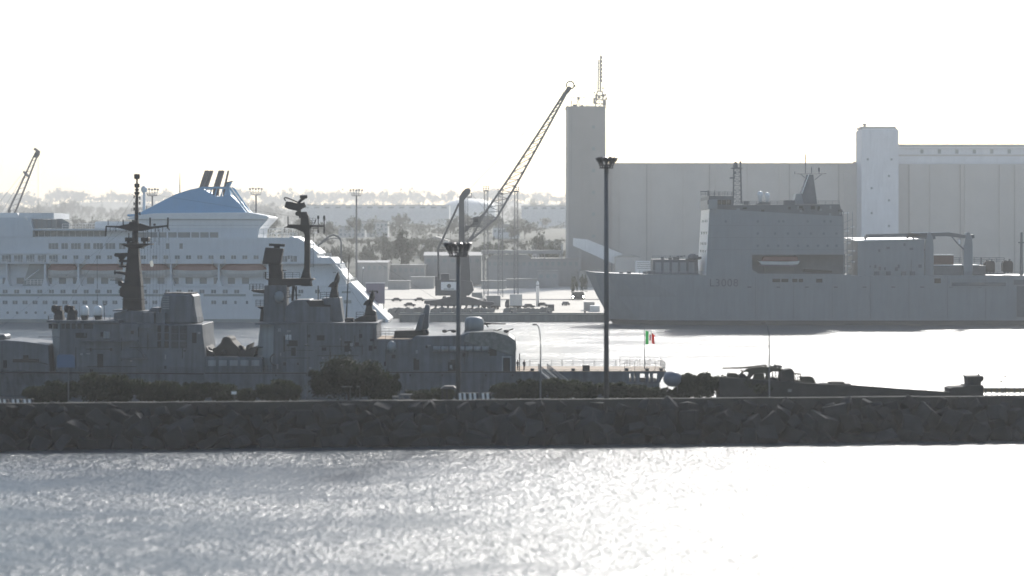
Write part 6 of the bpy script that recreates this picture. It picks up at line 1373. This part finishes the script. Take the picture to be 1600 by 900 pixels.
# ------------------------------------------------------------------ far trees
mb = MB(); rw = random.Random(61)                      # the wood on the far slopes reads as one mass
for k in range(620):
    D = rw.choice((rw.uniform(1450,2600), rw.uniform(3100,3900), rw.uniform(5000,5650))); x = X(rw.uniform(-120,905),D); z0 = terrain(x,D); s_ = D/2600
    hh = rw.uniform(7,13)*max(.8,s_); rr = rw.uniform(6,13)*max(.8,s_)
    for q in range(34):
        d = Vector((rw.gauss(0,.5),rw.gauss(0,.5),0)); p = Vector((x+d.x*rr,D+d.y*rr,z0+hh*abs(rw.gauss(.45,.28)))); nn = Vector((rw.gauss(0,1),rw.gauss(0,1),rw.gauss(0,1))).normalized(); u = nn.orthogonal().normalized(); w = nn.cross(u); kk = rw.uniform(.9,2.0)*max(.8,s_)
        mb.add([p-u*kk,p+w*kk*.6,p+u*kk,p-w*kk*.6],[(0,1,2,3)])
tag(mb.build('far_wood', M['leaff']), 'hazy wood covering the far slopes behind the port', 'wood', kind='stuff')
TREES = []
for i in range(6):
    r_ = random.Random(300+i); TREES.append((mesh_of(leaf_cloud(r_, .5, .5, 1, 26, 44, .045, .2),'crown',M['leaff']), mesh_of(trunk_mb(r_, .95, .028, .42, 6, .1),'trunk',M['bark'])))
CYP = (mesh_of(leaf_cloud(random.Random(9), .16, .16, 1, 26, 40, .035, .06),'crown',M['leaff']), mesh_of(MB().cyl((0,0,-.05),(0,0,.9),.03,.005,6),'trunk',M['bark']))
def tree_at(px, top, D, w, lb, gr, i, cyp=False):
    x = X(px,D); z0 = terrain(x,D) if D > 975 else QZ; h_ = max(5.,Z(top,D)-z0); wd_ = w/F*D
    cm,tm = CYP if cyp else TREES[i%6]
    return plant('tree', lb, 'tree', (x,D,z0), cm, tm, (wd_ if not cyp else h_, wd_*.8 if not cyp else h_, h_), random.Random(i).uniform(0,6.28), gr)
rng = random.Random(31); i = 0
for k in range(60):                                   # far ridge
    px = -40+16*k+rng.uniform(-7,7); D = rng.uniform(5300,5700)
    if px < 900: tree_at(px, 297+rng.uniform(-5,10), D, rng.uniform(18,46), 'pale tree on the farthest ridge, almost lost in haze','trees on the farthest ridge',i); i += 1
for k in range(40):                                   # middle row
    px = -30+14.5*k+rng.uniform(-6,6); D = rng.uniform(3300,3700)
    tree_at(px, 315+rng.uniform(-8,14)+(6 if px>420 else 0), D, rng.uniform(16,40), 'hazy gum tree in the row along the hilltop','gum trees along the hilltop',i); i += 1
for k in range(20):                                   # right part of the middle row and lower slope
    px = 590+15*k+rng.uniform(-6,6)
    if px < 885: tree_at(px, 312+rng.uniform(-4,14), rng.uniform(3300,3700), rng.uniform(14,26), 'hazy tree behind the storage dome and the lattice towers','trees behind the storage dome',i); i += 1
for k in range(66):
    px = 60+12.3*k+rng.uniform(-6,6); tree_at(px, 334+rng.uniform(-4,24), rng.uniform(1400,2200), rng.uniform(20,36), 'tree on the lower slope below the hilltop row','trees on the lower slope',i); i += 1
for px,tp,w,D,lb in ((600,362,42,1000,'round tree left of the cypress on the slope'),(640,358,40,1010,'round tree right of the cypress on the slope'),(576,374,34,990,'low round tree by the blocks of flats'),(668,376,34,1000,'round tree left of the harbour crane tower'),(700,384,30,990,'low tree behind the crane backstay'),(845,358,46,1000,'broad tree between the lattice towers and the silo'),(868,372,30,990,'low tree against the silo tower'),(745,384,30,985,'low tree between crane tower and light tower'),(800,386,32,980,'low tree behind the terminal canopy'),(530,392,30,985,'low tree above the cruise ship stern davit'),(500,386,30,990,'low tree left of the stern davit')):
    tree_at(px,tp,D+120,w,lb,'round trees behind the port',i); i += 1
tree_at(628,347,1020,14,'dark pointed cypress among the round trees',None,i,True)
for k in range(46):
    px = 480+9*k+rng.uniform(-5,5)
    tree_at(px, 378+rng.uniform(-12,16), rng.uniform(1040,1380), rng.uniform(18,34), 'low leafy tree in the belt between the port sheds and the slope','tree belt behind the port sheds',i); i += 1
for px,D,tp,lb in ((897,778,430,'small tree beside the van with headlights, left'),(912,772,425,'small tree beside the van with headlights, right')): tree_at(px,tp,D,16,lb,'trees at the silo foot',i); i += 1
#--HAZE--
hm = bpy.data.materials.new('hazy_air'); hm.use_nodes = True; ht = hm.node_tree; ht.nodes.remove(ht.nodes['Principled BSDF'])
pv = ht.nodes.new('ShaderNodeVolumePrincipled'); pv.inputs['Density'].default_value = 1.75e-4; pv.inputs['Anisotropy'].default_value = .35; pv.inputs['Color'].default_value = (.94,.95,.95,1)
ht.links.new(pv.outputs[0], ht.nodes['Material Output'].inputs['Volume'])
hz = MB().box(-6300,6300,-300,7600,-6,190).build('haze', hm); hz['kind'] = 'stuff'
